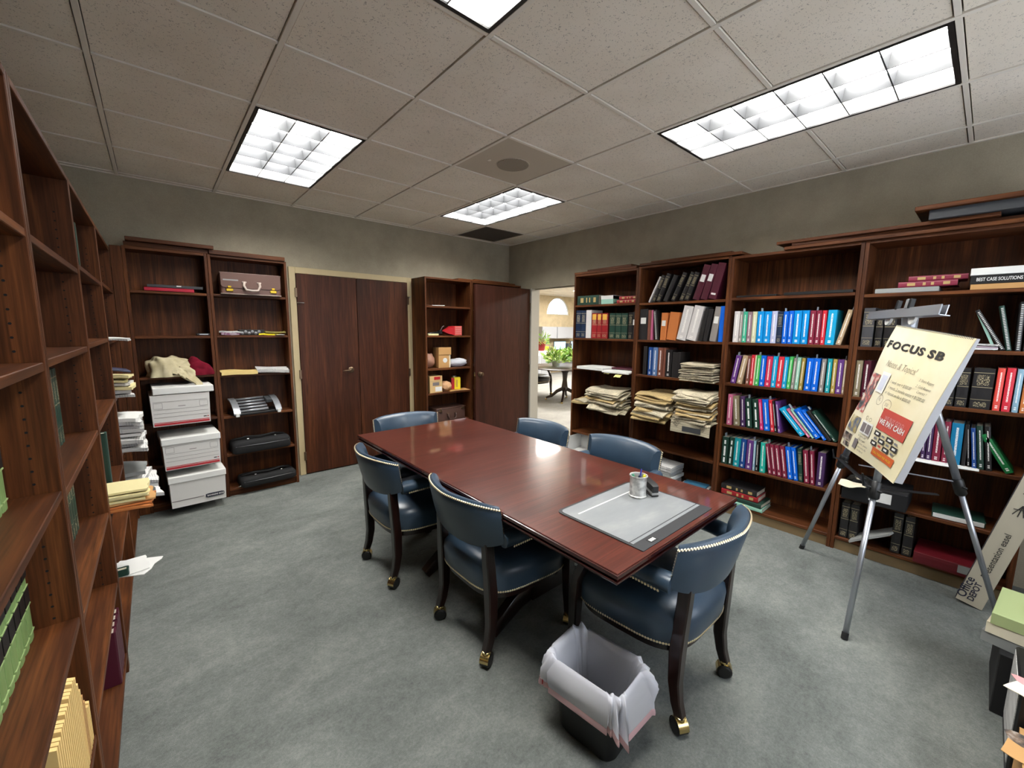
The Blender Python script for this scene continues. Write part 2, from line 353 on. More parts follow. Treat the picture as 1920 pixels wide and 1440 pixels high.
# ceiling: slab, tees, tiles
ceil = structure('ceiling', MB().box(XL-.1, XR+.12, YN-.1, YB+.1, H+.16, H+.2), M['darkgrey'])
LAMPS = [(0, 1), (0, -3), (3, 1), (3, -3)]
HOLES = {(i, j+k) for i, j in LAMPS for k in (0, 1)}
SPK, VENT = (2, 0), (4, 3)
tilemesh = {}
for i in range(-2, 6):
    for j in range(-6, 5):
        x0, x1, y0, y1 = max(i*G, XL), min((i+1)*G, XR), max(j*G, YN), min((j+1)*G, YB)
        if (i, j) in HOLES or (i, j) in (SPK, VENT) or x1-x0 < .03 or y1-y0 < .03: continue
        w, d = round(x1-x0-.028, 3), round(y1-y0-.028, 3)
        if (w, d) not in tilemesh: tilemesh[w, d] = MB().box(-w/2, w/2, -d/2, d/2, 0, .016, .0015).mesh('ceiling_tile')
        o = link('ceiling_tile', tilemesh[w, d], M['tile'], ceil); o.location = ((x0+x1)/2, (y0+y1)/2, H+.005)
for i in range(-1, 6):
    MB().box(i*G-.0105, i*G+.0105, YN, YB, H-.001, H+.03, .001).build('grid_runner', M['tee'], ceil)
ct = MB().box(.012, G-.012, -.009, .009, .0, .03).mesh('cross_tee')
for i in range(-2, 6):
    for j in range(-5, 5):
        if (i, j) in HOLES and (i, j-1) in HOLES: continue
        if i == -2: me = MB().box(XL+2*G, G-.012, -.009, .009, .0, .03).mesh('cross_tee')
        elif i == 5: me = MB().box(.012, XR-5*G, -.009, .009, .0, .03).mesh('cross_tee')
        else: me = ct
        o = link('cross_tee', me, M['tee'], ceil); o.location = (i*G, j*G, H)
for q in ((XL, XR, YB-.022, YB, H-.002, H+.03), (XR-.022, XR, YN, YB-.022, H-.002, H+.03), (XL, XL+.022, YN, YB-.022, H-.002, H+.03)):
    MB().box(*q).build('wall_angle', M['tee'], ceil)
# speaker panel and return-air vent in the grid
sx, sy = (SPK[0]+.5)*G, (SPK[1]+.5)*G
s = thing('ceiling_speaker', 'tan square ceiling speaker panel with round perforated grille', 'speaker', (sx, sy, H))
MB().box(-.292, .292, -.292, .292, .003, .02, .002).build('panel', M['speaker'], s)
MB().lathe([(.118, .001), (.118, .004), (.0, .004)], 32).build('grille_ring', M['speaker'], s)
mg = base_mat('perforated_grille', lin(112, 103, 92), .6); t = NT(mg)
t.color(t.mix(t.math('LESS_THAN', t.n('Voronoi', {'Vector': t.coords(vary=False), 'Scale': 120, 'Randomness': 0}).outputs[0], .3), lin(152, 141, 126), lin(84, 76, 68)))
MB().lathe([(.112, -.002), (.112, .002), (.0, .002)], 32).build('grille', mg, s)
vx, vy = (VENT[0]+.5)*G, (VENT[1]+.5)*G
s = thing('ceiling_vent', 'dark brown square return air vent in ceiling beside far corner', 'vent', (vx, vy, H))
MB().box(-.292, .292, -.292, .292, .02, .03).build('backing', M['vent_d'], s)
mb = MB(); mb.box(-.295, .295, -.295, -.27, 0, .02); mb.box(-.295, .295, .27, .295, 0, .02); mb.box(-.295, -.27, -.27, .27, 0, .02); mb.box(.27, .295, -.27, .27, 0, .02)
mb.build('frame', M['vent'], s)
sl = MB().box(-.27, .27, -.014, .014, .002, .005, M=Matrix.Rotation(R(28), 4, 'X')).mesh('slat')
for k in range(22):
    o = link('slat', sl, M['vent'], s); o.location = (0, -.255+k*.0243, .006)
MB().lathe([(.012, -.004), (.012, .004), (0, .004)], 16).build('sprinkler_cover', M['tee'], ceil).location = (1.35, .35, H+.004)
# recessed fluorescent lights with parabolic louvres
def troffer(i, j, label):
    cx, cy = (i+.5)*G, (j+1)*G
    s = thing('ceiling_light', label, 'ceiling light', (cx, cy, H), 0, 'recessed fluorescent ceiling lights')
    hw, hl, dp = .292, .597, .11
    mb = MB()                                                       # open-bottomed housing
    mb.box(-hw, hw, -hl, hl, dp, dp+.01); mb.box(-hw, -hw+.004, -hl, hl, .004, dp); mb.box(hw-.004, hw, -hl, hl, .004, dp)
    mb.box(-hw, hw, -hl, -hl+.004, .004, dp); mb.box(-hw, hw, hl-.004, hl, .004, dp)
    mb.build('housing', M['troffer'], s)
    mb = MB(); f = .017
    mb.box(-hw, hw, -hl, -hl+f, -.002, .006); mb.box(-hw, hw, hl-f, hl, -.002, .006); mb.box(-hw, -hw+f, -hl+f, hl-f, -.002, .006); mb.box(hw-f, hw, -hl+f, hl-f, -.002, .006)
    mb.build('frame', M['blackframe'], s)
    MB().box(-hw+.02, hw-.02, -hl+.02, hl-.02, .092, .098).build('lamp_panel', M['lamp'], s)
    lw, ll = hw-f, hl-f
    def blade(L):                                                   # V-shaped reflector blade
        b = MB(); p = [(-.013, .062), (-.005, .02), (-.0028, .001), (.0028, .001), (.005, .02), (.013, .062)]
        b.loft([[Vector((x, -L/2, z)) for x, z in p], [Vector((x, L/2, z)) for x, z in p]]); return b.mesh('louvre_blade', 40)
    bl = blade(2*ll); bc = blade(2*lw/3-.004)
    for k in (-1, 1):
        o = link('louvre_blade', bl, M['louvre'], s); o.location = (k*lw/3, 0, 0)
    for r in range(1, 6):
        for k in (-1, 0, 1):
            o = link('cross_blade', bc, M['louvre'], s); o.rotation_euler = (0, 0, R(90)); o.location = (k*2*lw/3, -ll+r*ll/3, .0006)
    return s
troffer(0, 1, 'recessed ceiling light above the closet doors, left of the round speaker')
troffer(0, -3, 'recessed ceiling light cut off by the top edge of the picture')
troffer(3, 1, 'small-looking recessed ceiling light farthest away, beyond the round speaker')
troffer(3, -3, 'long recessed ceiling light nearest the right bookcases')
# ------------------------------------------------------------------ closet doors, open door
def leverset(parent, x, y, z, sgn, side=-1):
    k = MB().lathe([(.032, 0), (.032, .006), (.024, .012), (.012, .014), (.012, .035), (0, .035)], 18, M=Matrix.Translation((x, y, z)) @ Matrix.Rotation(R(90), 4, 'X')).build('door_handle', M['bronze'], parent, 35)
    MB().tube([(x, y-.03, z), (x+sgn*.02, y-.042, z), (x+sgn*.06, y-.045, z-.002), (x+sgn*.1, y-.043, z-.006)], [.009, .009, .008, .006], 10).build('lever', M['bronze'], k, True)
yf = YB-.012
dl = MB().box(.604, 1.188, yf-.03, yf, .012, 2.043, .002).build('door_1', M['door']); dl['kind'] = 'structure'
leverset(dl, 1.10, yf-.03, 1.07, -1)
for z in (1.86, 1.05, .2): MB().box(.586, .606, yf-.036, yf-.022, z-.045, z+.045, .002).build('hinge', M['bronze'], dl)
MB().tube([(.60, yf-.035, 1.76), (.64, yf-.06, 1.76), (.66, yf-.06, 1.76)], .005, 8).build('door_stop_pin', M['steel'], dl, True)
dr = MB().box(1.194, 1.786, yf-.026, yf, .012, 2.043, .002).build('door_2', M['door']); dr['kind'] = 'structure'
for z in (1.84, 1.0, .2): MB().box(1.78, 1.80, yf-.036, yf-.02, z-.045, z+.045, .002).build('hinge', M['bronze'], dr)
MB().tube([(1.80, yf-.03, 1.87), (1.81, yf-.055, 1.89)], .005, 8).build('hinge_pin', M['steel'], dr, True)
tr = MB().box(.544, .602, YB-.028, YB, 0, 2.106, .003).build('trim_2', M['casing']); tr['kind'] = 'structure'
MB().box(1.788, 1.846, YB-.028, YB, 0, 2.106, .003).build('casing', M['casing'], tr)
MB().box(.602, 1.788, YB-.028, YB, 2.046, 2.106, .003).build('head_casing', M['casing'], tr)
MB().box(1.808, 1.82, YB-.034, YB-.026, 0, 2.10).build('casing_bead', M['casing'], tr)
d3 = MB().box(2.455, 3.345, 2.045, 2.089, .012, 2.052, .002).build('door_3', M['door2']); d3['kind'] = 'structure'
k = MB().lathe([(.03, 0), (.03, .008), (.014, .012), (.012, .03), (.024, .036), (.027, .05), (.02, .062), (0, .064)], 20, M=Matrix.Translation((2.515, 2.045, .97)) @ Matrix.Rotation(R(90), 4, 'X')).build('door_knob', M['bronze'], d3, 35)
MB().box(2.4535, 2.4555, 2.055, 2.079, .945, .995).build('latch_plate', M['steel'], d3)
for z in (1.82, 1.0, .25): MB().box(3.34, 3.354, 2.036, 2.05, z-.05, z+.05, .002).build('hinge', M['bronze'], d3)
# ------------------------------------------------------------------ bookcases
def hole_disc(mb, x, y, z, ax, r=.0032, n=6):
    vs = []
    for k in range(n):
        a = 2*math.pi*k/n
        vs.append((x, y+r*math.cos(a), z+r*math.sin(a)) if ax == 0 else (x+r*math.cos(a), y, z+r*math.sin(a)))
    mb.add(vs, [tuple(range(n))])
def bookcase(label, facing, a0, a1, front, depth, shelves, top=2.115, base=.075, holes=True, kick=None, group=None, sides=(True, True)):
    """facing: '-x' right wall (front at x=front, a=y), '+x' left wall, '-y' back wall (a=x)"""
    th = .021
    mid = (a0+a1)/2
    loc = {'-x': (front+depth/2, mid, 0), '+x': (front-depth/2, mid, 0), '-y': (mid, front+depth/2, 0)}[facing]
    s = thing('bookcase', label, 'bookcase', loc, 0, group)
    hw = (a1-a0)/2; hd = depth/2
    run = 'x' if facing == '-y' else 'y'
    def B(name, u0, u1, v0, v1, z0, z1, mat, c=.0018):     # u along the run, v from front (0) to back (depth)
        if facing == '-x': q = (-hd+v0, -hd+v1, u0, u1)
        elif facing == '+x': q = (hd-v1, hd-v0, u0, u1)
        else: q = (u0, u1, -hd+v0, -hd+v1)
        return MB().box(*q, z0, z1, c).build(name, M[mat], s)
    if sides[0]: B('side_panel', -hw, -hw+th, 0, depth, 0, top, 'oak_z')
    if sides[1]: B('side_panel', hw-th, hw, 0, depth, 0, top, 'oak_z')
    B('back_panel', -hw+th, hw-th, depth-.008, depth-.001, base, top, 'oak_z', 0)
    B('top_panel', -hw+th, hw-th, 0, depth-.008, top-th, top, 'oak_'+run)
    for z in shelves: B('shelf', -hw+th+.001, hw-th-.001, .002, depth-.009, z-th, z, 'oak_'+run)
    B('bottom_panel', -hw+th, hw-th, 0, depth-.008, base, base+th, 'oak_'+run)
    B('kick_board', -hw+th, hw-th, .012, .03, 0, base, kick or 'oak_'+run)
    if holes:
        mb = MB()
        for u in (-hw+th+.0006, hw-th-.0006):
            for v in (.045, depth-.06):
                z = .28
                while z < top-.12:
                    if facing == '-y': hole_disc(mb, u, -hd+v, z, 0)
                    else: hole_disc(mb, (-hd+v if facing == '-x' else hd-v), u, z, 1)
                    z += .032
        mb.build('peg_holes', M['hole_shade'], s, False, 'stuff')  # holes are not recessed; dark discs paint their shade
    return s
RX, RD = 3.05, .305
simple('kick_tan', (112, 92, 62), .6)
gr = 'oak bookcases along the right wall'
bookcase('oak bookcase next to the doorway, first of the right wall', '-x', .226, 1.02, RX, RD, [1.79, 1.436, 1.102, .732, .385], kick='kick_tan', group=gr)
bookcase('oak bookcase with white binders and newspaper piles', '-x', -.612, .224, RX, RD, [1.784, 1.436, 1.10, .74, .415], top=2.125, kick='kick_tan', group=gr)
bookcase('oak bookcase holding four rows of brightly coloured books', '-x', -1.436, -.614, RX, RD, [1.791, 1.438, 1.103, .757, .418], kick='kick_tan', group=gr)
bookcase('oak bookcase behind the flip chart easel', '-x', -2.262, -1.438, RX, RD, [1.774, 1.433, 1.097, .747, .40], kick='kick_tan', group=gr)
LX, LD = -.69, .30
gl = 'oak bookcases along the left wall'
bookcase('nearest oak bookcase on the left, holding light green law books', '+x', -1.42, -.541, LX, LD, [1.745, 1.437, 1.118, .777, .43], top=2.085, group=gl)
bookcase('second oak bookcase on the left, with dark green gilt books', '+x', -.539, .331, LX, LD, [1.742, 1.441, 1.102, .748, .432], top=2.085, group=gl)
bookcase('third oak bookcase on the left, with a pile of manila folders', '+x', .333, 1.301, LX, LD, [1.766, 1.45, 1.10, .70, .415], top=2.085, group=gl)
bookcase('farthest oak bookcase on the left, overflowing with loose paper piles', '+x', 1.303, 2.272, LX, LD, [1.775, 1.432, 1.09, .75, .42], top=2.085, group=gl)
BY, BD = 2.30, .205
gb = 'oak bookcases on the back wall'
bookcase('oak bookcase in the left corner with white file boxes', '-y', -.625, -.106, BY, BD, [1.795, 1.443, 1.115, .745, .388], top=2.12, base=.05, group=gb)
bookcase('oak bookcase beside closet doors, with brown briefcase', '-y', -.104, .487, BY, BD, [1.797, 1.446, 1.10, .735, .39], top=2.12, base=.05, group=gb)
o = MB().box(-.69, -.626, BY, BY+.02, 0, 2.115, .002).build('trim_3', M['oak_z']); o['kind'] = 'structure'
CY = 2.175
cab = bookcase('tall mahogany shelf unit half hidden behind the open door', '-y', 1.848, 2.49, CY, .33, [1.78, 1.44, 1.055, .765, .40], top=2.10, base=.06, group=gb)
bookcase('shelf unit wholly behind the open door, only its top showing', '-y', 2.492, 3.30, CY, .33, [1.78, 1.44, 1.055, .765, .40], top=2.10, base=.06, holes=False, group=gb)
# loose boards lying on top of the bookcases
def board(label, x0, x1, y0, y1, z0, z1, mat, M4=None, group='loose boards on top of the bookcases', name='loose_board'):
    cx, cy = (x0+x1)/2, (y0+y1)/2
    o = MB().box(x0-cx, x1-cx, y0-cy, y1-cy, 0, z1-z0, .002).build(name, M[mat]); o.location = (cx, cy, z0)
    return tag(o, label, 'board', group)
TR = 2.1155
board('lower loose board on the bookcase next to the doorway', 3.045, 3.33, .25, 1.02, TR, TR+.024, 'oak_y')
o = board('short board lying askew above the doorway bookcase', 3.06, 3.34, .30, .86, TR+.0245, TR+.044, 'oak_y'); o.rotation_euler = (0, 0, R(-3))
board('loose board on the bookcase of white binders, overhanging to the right', 3.035, 3.32, -.69, .21, 2.126, 2.148, 'oak_y')
board('upper thin board above the bookcase of white binders', 3.08, 3.34, -.60, .12, 2.1485, 2.166, 'oak_y')
board('lowest loose board above the coloured books', 3.03, 3.31, -2.25, -.98, TR, TR+.022, 'oak_y')
o = board('middle loose board above the coloured books', 3.05, 3.33, -2.23, -1.02, TR+.0225, TR+.043, 'oak_y'); o.rotation_euler = (0, 0, R(1))
o = board('uppermost loose board above the coloured books, sticking out left', 3.02, 3.30, -2.0, -.93, TR+.0435, TR+.064, 'oak_y'); o.rotation_euler = (0, 0, R(-1.5))
TB = 2.1205
board('long loose board on top of the back-left bookcases', -.09, .475, 2.285, 2.5, TB, TB+.036, 'oak_x')
board('loose board above the white file boxes bookcase, lying low', -.61, -.095, 2.30, 2.5, TB, TB+.034, 'oak_x')
o = board('tilted loose board topmost above the white file boxes', -.60, -.06, 2.26, 2.45, TB+.0365, TB+.064, 'oak_x'); o.rotation_euler = (0, 0, R(1.5))
board('thin board on top of the shelf unit behind the open door', 2.3, 3.2, 2.18, 2.46, 2.1005, 2.118, 'oak_x')
board('short thin board stacked on the shelf unit near the doorway', 2.55, 3.12, 2.2, 2.45, 2.1185, 2.13, 'oak_x')
# ------------------------------------------------------------------ conference table
TX0, TX1, TY0, TY1, TZ = .560, 1.503, -1.342, .872, .76
tcx, tcy = (TX0+TX1)/2, (TY0+TY1)/2
tb = thing('conference_table', 'long polished mahogany conference table with moulded edge', 'table', (tcx, tcy, 0))
hx, hy = (TX1-TX0)/2, (TY1-TY0)/2
def rect_ring(hx, hy, z): return [Vector((-hx, -hy, z)), Vector((hx, -hy, z)), Vector((hx, hy, z)), Vector((-hx, hy, z))]
MB().box(-hx+.004, hx-.004, -hy+.004, hy-.004, TZ-.004, TZ, .0015).build('table_top', M['table'], tb)
mb = MB(); prof = [(.03, -.046), (.012, -.046), (.004, -.040), (.0, -.034), (.0, -.028), (.012, -.026), (.012, -.020), (.0, -.018), (.0, -.006), (.003, -.0041)]
mb.loft([rect_ring(hx-i, hy-i, TZ+z) for i, z in prof]); mb.build('moulded_edge', M['tabledge'], tb)
MB().box(-hx+.09, hx-.09, -hy+.1, hy-.1, TZ-.11, TZ-.046, .003).build('apron', M['darkwood'], tb)
for sy in (-1, 1):
    yy = sy*(hy-.78)
    MB().loft([[Vector((a*(w), yy+b*d, z)) for a, b in ((-1, -1), (1, -1), (1, 1), (-1, 1))] for w, d, z in ((.13, .05, .12), (.11, .045, .2), (.09, .04, .4), (.11, .045, .58), (.2, .06, .65))]).build('pedestal', M['darkwood'], tb, 40)
    for sx in (-1, 1):
        MB().tube([(sx*.08, yy, .16), (sx*.2, yy, .13), (sx*.32, yy, .06), (sx*.37, yy, .028)], [(.03, .05), (.03, .045), (.028, .035), (.028, .026)], sq=True, up=(0, 0, 1)).build('foot', M['darkwood'], tb, 40)
# ------------------------------------------------------------------ armchairs
def make_chair(leather, wd):
    root = bpy.data.objects.new('armchair', None); COL.objects.link(root); root.empty_display_size = .05
    # seat cushion
    def outline(k, n=44):
        a = 2*math.pi*k/n; c, s = math.cos(a), math.sin(a); e = .55
        x = math.copysign(abs(c)**e, c); y = math.copysign(abs(s)**e, s)
        w = .272+.022*y
        return x*w, y*.262, c, s
    rings = []
    for z, inset in ((.335, .02), (.338, .004), (.35, 0), (.42, -.006), (.452, .0), (.478, .03), (.494, .08), (.502, .15), (.504, .22)):
        r = []
        for k in range(44):
            x, y, c, s = outline(k); L = math.hypot(x, y); f = max(L-inset*1.15, .004)/L; r.append(Vector((x*f, y*f, z)))
        rings.append(r)
    seat = MB().loft(rings).build('seat', leather, root, 50)
    mb = MB()
    P = [Vector((outline(k)[0], outline(k)[1], .347)) for k in range(44)]; nails(mb, P+[P[0]], .011, lambda p: Vector((p.x, p.y, 0)).normalized())
    mb.build('nailhead_trim', M['nail'], seat, True, 'stuff')
    MB().loft([[Vector((p.x*.93, p.y*.93, z)) for p in P] for z in (.305, .336)]).build('seat_rail', wd, root, 40)
    # backrest: curved padded band
    NA, A = 26, 62
    def arc(a, off, z):
        t = (z-.56)/.23; lean = .062*t*(1-.35*abs(a)/A)
        rx, ry = .318+off, .155+off
        return Vector((rx*math.sin(R(a))*(1+.03*t), -.160-ry*math.cos(R(a))+.02-lean, z))
    rings = []; outer_top = []; e0 = []; e1 = []
    for i in range(NA+1):
        a = -A+2*A*i/NA; q = abs(a)/A
        z0 = .558+.055*q**2.2; z1 = .792-.012*q**3
        pr = [(.0, z0), (.004, z0+.06), (.004, z1-.05), (-.002, z1-.012), (-.016, z1), (-.034, z1-.004), (-.05, z1-.03), (-.058, (z0+z1)/2), (-.05, z0+.03), (-.03, z0-.004), (-.012, z0-.004)]
        rings.append([arc(a, o, z) for o, z in pr]); outer_top.append(arc(a, -.001, z1-.009))
        if i == 0: e0 = [arc(a-.6, -.004, z) for z in [z0+(z1-z0)*j/8 for j in range(9)]]
        if i == NA: e1 = [arc(a+.6, -.004, z) for z in [z0+(z1-z0)*j/8 for j in range(9)]]
    back = MB().loft(rings).build('backrest', leather, root, 50)
    mb = MB(); out = lambda p: (Vector((p.x*.6, p.y+.0, 0)).normalized()*.7+Vector((0, 0, .7))).normalized()
    nails(mb, outer_top, .0115, out)
    for e, sx in ((e0, -1), (e1, 1)): nails(mb, e, .0125, lambda p, sx=sx: Vector((sx*.4, .9, 0)).normalized())
    mb.build('nailhead_trim', M['nail'], back, True, 'stuff')
    # arms
    for sx in (-1, 1):
        p0 = Vector((sx*.272, -.225, .628)); pts = [p0, Vector((sx*.285, -.12, .632)), Vector((sx*.288, 0, .634)), Vector((sx*.284, .09, .632)), Vector((sx*.28, .115, .628))]
        ar = MB().tube(pts, [(.04, .036), (.04, .035), (.039, .033), (.038, .031), (.024, .02)], 12, up=(0, 0, 1)).build('armrest', leather, root, 50)
        mb = MB(); nails(mb, [Vector((sx*(.286+.0385), -.2+.03*k, .612)) for k in range(11)], .0125, lambda p, sx=sx: Vector((sx, 0, 0)))
        mb.build('nailhead_trim', M['nail'], ar, True, 'stuff')
        MB().tube([(sx*.279, .085, .612), (sx*.282, .15, .55), (sx*.279, .195, .46), (sx*.268, .215, .35), (sx*.264, .222, .2), (sx*.266, .232, .062)],
                  [(.022, .016), (.024, .018), (.025, .02), (.026, .024), (.021, .021), (.017, .017)], sq=True, up=(0, 1, 0)).build('front_leg', wd, root, 40)
        MB().tube([(sx*.19, -.243, .59), (sx*.192, -.24, .52), (sx*.197, -.234, .42), (sx*.2, -.229, .33), (sx*.2, -.228, .2), (sx*.202, -.24, .12), (sx*.203, -.257, .068)],
                  [(.02, .024), (.021, .024), (.023, .025), (.024, .026), (.021, .023), (.018, .02), (.017, .018)], sq=True, up=(0, 1, 0)).build('back_leg', wd, root, 40)
        for x, y in ((sx*.266, .232), (sx*.203, -.257)):
            c = MB().lathe([(.018, .056), (.021, .06), (.021, .074), (.018, .076)], 14, (x, y, 0)).build('caster', M['brass'], root, 40)
            ang = .5*sx
            Mx = Matrix.Translation((x, y, .0315)) @ Matrix.Rotation(ang, 4, 'Z') @ Matrix.Rotation(R(90), 4, 'Y')
            MB().lathe([(.0, -.025), (.024, -.025), (.031, -.02), (.031, .02), (.024, .025), (.0, .025)], 18, M=Mx).build('wheel', M['blackplastic'], c, 35)
            hood = MB(); Mh = Matrix.Translation((x, y, .0315)) @ Matrix.Rotation(ang, 4, 'Z')
            hood.grid(lambda u, v: Mh @ Vector((-.021+.042*v, .0335*math.cos(R(-60+240*u)), .0335*math.sin(R(-60+240*u)))), 14, 1)
            hood.build('caster_hood', M['brass'], c, True)
    return root
def nails(mb, path, step, outward):
    """a row of small domed nailheads along a polyline"""
    acc = 0.0
    for a, b in zip(path[:-1], path[1:]):
        d = b-a; L = d.length; t = acc
        while t < L:
            p = a+d*(t/L); n = outward(p); u = n.orthogonal().normalized(); w = n.cross(u); r = .0056
            mb.add([p+(u*math.cos(k*math.pi/3)+w*math.sin(k*math.pi/3))*r for k in range(6)]+[p+n*.0042], [(k, (k+1) % 6, 6) for k in range(6)])
            t += step
        acc = t-L
simple('nail', (238, 222, 186), .28, .75)
ch0 = make_chair(M['leather'], M['darkwood'])
seats = [(.725, .325, -90, 'blue leather armchair at far left side of the table'),
         (.80, -.48, -90, 'blue leather armchair at near left side, its back turned to the camera'),
         (1.117, -1.155, 0, 'blue leather armchair at the near end of the table, behind wastebasket'),
         (1.076, .93, 175, 'blue leather armchair at far end, before the closet doors'),
         (1.545, .23, 90, 'blue leather armchair on right side nearest the open doorway'),
         (1.60, -.485, 90, 'blue leather armchair on right side facing the pencil cup')]
for k, (x, y, rz, lb) in enumerate(seats):
    c = ch0 if k == 0 else copy_tree(ch0)
    c.location = (x, y, 0); c.rotation_euler = (0, 0, R(rz)); tag(c, lb, 'chair', 'blue leather armchairs around the table')
# ------------------------------------------------------------------ things on the table
zt = TZ+.0005
dp = thing('desk_pad', 'grey vinyl desk pad lying near the table end', 'desk pad', (1.015, -1.112, zt))
PX, PY = .272, .208
def rrect(hx, hy, r, z, n=5, corners=(1, 1, 1, 1)):
    out = []
    for (cx, cy, a0), on in zip(((hx, hy, 0), (-hx, hy, 90), (-hx, -hy, 180), (hx, -hy, 270)), corners):
        if not on: out.append(Vector((cx, cy, z))); continue
        for k in range(n+1):
            a = R(a0+90*k/n); out.append(Vector((cx-math.copysign(r, cx)+r*math.cos(a), cy-math.copysign(r, cy)+r*math.sin(a), z)))
    return out
MB().loft([rrect(PX, PY, .03, z, corners=(1, 1, 0, 0)) for z in (0, .003)]).build('base_sheet', simple('pad_black', (40, 41, 44), .5), dp)
MB().loft([[p+Vector((0, .018, 0)) for p in rrect(PX-.012, PY-.03, .025, z, corners=(1, 1, 0, 0))] for z in (.0031, .0042)]).build('clear_cover', M['vinyl'], dp)
MB().box(-PX+.012, PX-.012, -PY+.062, -PY+.066, .0042, .0048).build('crease', M['darkgrey'], dp)
MB().box(-PX+.05, PX-.1, PY-.085, PY-.079, .0042, .0046).build('printed_rule', M['white'], dp)
MB().box(-PX+.075, -PX+.12, -PY+.012, -PY+.036, .003, .0038, .0003).build('logo_plate', M['blackplastic'], dp)
for k in range(3): MB().box(-PX+.081+k*.0115, -PX+.0895+k*.0115, -PY+.017, -PY+.031, .0038, .0041).build('logo_letter', M['white'], dp)
cp = thing('pencil_cup', 'speckled grey metal pencil cup holding pens', 'pencil cup', (1.152, -1.038, zt+.005))
MB().lathe([(.037, 0), (.04, .002), (.04, .006), (.037, .009), (.037, .094), (.041, .096), (.041, .1), (.036, .1), (.035, .095), (.035, .006), (0, .006)], 32).build('cup_body', M['cup'], cp, 40)
simple('penblue', (50, 55, 150), .3); simple('pengreen', (60, 130, 100), .4); simple('penyellow', (222, 216, 60), .4); simple('pennavy', (25, 30, 60), .4)
for nm, mt, (a, b), r, lb in (('ballpoint_pen', 'penblue', ((.006, .004, .012), (.012, -.006, .128)), .004, 'blue ballpoint pen standing tallest in the cup'),
                              ('highlighter', 'pengreen', ((-.008, .012, .012), (-.018, .018, .104)), .008, 'green highlighter in the pencil cup'),
                              ('highlighter', 'penyellow', ((.012, -.012, .012), (.018, -.02, .103)), .008, 'yellow highlighter in the pencil cup'),
                              ('marker_pen', 'pennavy', ((-.012, -.008, .012), (-.014, -.014, .105)), .007, 'dark navy marker in the pencil cup')):
    a = Vector(a); b = Vector(b); d = (b-a).normalized()
    o = MB().tube([a, a+d*.01, b-d*.03, b-d*.028, b-d*.004, b], [r*.6, r, r, r*.85, r*.8, r*.4], 10).build(nm, M[mt], None, 40)
    o.location = (1.152, -1.038, zt+.005); tag(o, lb, 'pen', 'pens in the cup')
st = thing('stapler', 'black and silver stapler behind the pencil cup', 'stapler', (1.235, -1.04, zt+.005), R(60))
MB().box(-.07, .07, -.018, .018, 0, .008, .003).build('base', M['blackplastic'], st)
MB().box(-.065, .062, -.012, .012, .012, .03, .003, M=Matrix.Rotation(R(-7), 4, 'Y')).build('magazine', M['steel'], st)
MB().loft([[Vector((x, sx*w, z)) for sx, z in ((-1, z0), (1, z0), (1, z1), (-1, z1))] for x, w, z0, z1 in ((-.07, .014, .02, .05), (-.05, .017, .026, .056), (.03, .017, .038, .062), (.068, .013, .046, .06))]).build('top_handle', M['blackplastic'], st, 40)
MB().box(-.066, -.05, -.015, .015, .006, .04, .002).build('hinge_bracket', M['steel'], st)
# ------------------------------------------------------------------ books
CW = {'w': ('white', (212, 208, 206)), 'g': ('grey', (138, 132, 128)), 'gr': ('sea green', (62, 172, 138)), 'mv': ('mauve grey', (138, 112, 122)),
      'cr': ('cream', (206, 208, 172)), 'bl': ('bright blue', (0, 138, 212)), 'lv': ('pale lavender', (182, 188, 218)), 'nv': ('dark navy', (24, 40, 66)),
      'rb': ('royal blue', (0, 96, 208)), 'bu': ('burgundy', (124, 34, 58)), 'rd': ('red', (204, 42, 58)), 'sk': ('sky blue', (16, 158, 206)),
      'be': ('beige', (176, 152, 122)), 'pu': ('purple', (94, 54, 122)), 'br': ('brown', (116, 70, 56)), 'lg': ('light green', (68, 176, 88)),
      'cm': ('crimson', (192, 42, 80)), 'mt': ('pale mint', (140, 188, 168)), 'ol': ('olive gold', (162, 140, 66)), 'tl': ('teal', (22, 148, 158)),
      'pk': ('dusty pink', (190, 98, 134)), 'ta': ('tan', (132, 120, 96)), 'dp': ('dark purple', (66, 40, 82)), 'dg': ('dark green', (28, 58, 48)),
      'mg': ('magenta', (192, 38, 102)), 'bk': ('black', (30, 28, 29)), 'pb': ('deep blue', (22, 66, 132)), 'lb': ('pale blue', (134, 172, 192)),
      'tg': ('turquoise', (36, 166, 150)), 'ry': ('dark red', (142, 28, 34)), 'bu2': ('maroon', (72, 18, 36)), 'or': ('orange', (196, 116, 60)),
      'sl': ('slate blue', (92, 122, 168)), 'gy': ('charcoal', (66, 66, 70)), 'rr': ('coral red', (216, 74, 64)), 'sb': ('steel blue', (18, 118, 162)),
      'mr': ('dark red', (92, 15, 25)), 'gn': ('emerald green', (14, 108, 54)), 'lm': ('light green', (114, 142, 86))}
def book_meshes(t, h, d, style, soft=True):
    """local: spine on x=0 facing -x, thickness 0..-t along y, height +z, depth +x"""
    c = .0022 if soft else .0035
    b = MB(); e = .004 if t > .02 else .002
    prof = [(d, 0), (.006, 0), (.0015, -e*.6), (0, -t*.3), (0, -t*.7), (.0015, -t+e*.6), (.006, -t), (d, -t), (d, -t+c), (.008, -t+c), (.008, -c), (d, -c)]
    b.loft([[Vector((x, y, z)) for x, y in prof] for z in (0, h)], False)
    n = len(prof)                                    # U-shaped end caps
    for z0 in (0, n):
        b.f += [(z0+0, z0+1, z0+10, z0+11), (z0+1, z0+2, z0+3, z0+4, z0+5, z0+6, z0+9, z0+10), (z0+6, z0+7, z0+8, z0+9)]
    pg = MB().box(.008, d-.004, -t+c, -c, .003, h-.004)
    return b.mesh('book'), pg.mesh('pages')
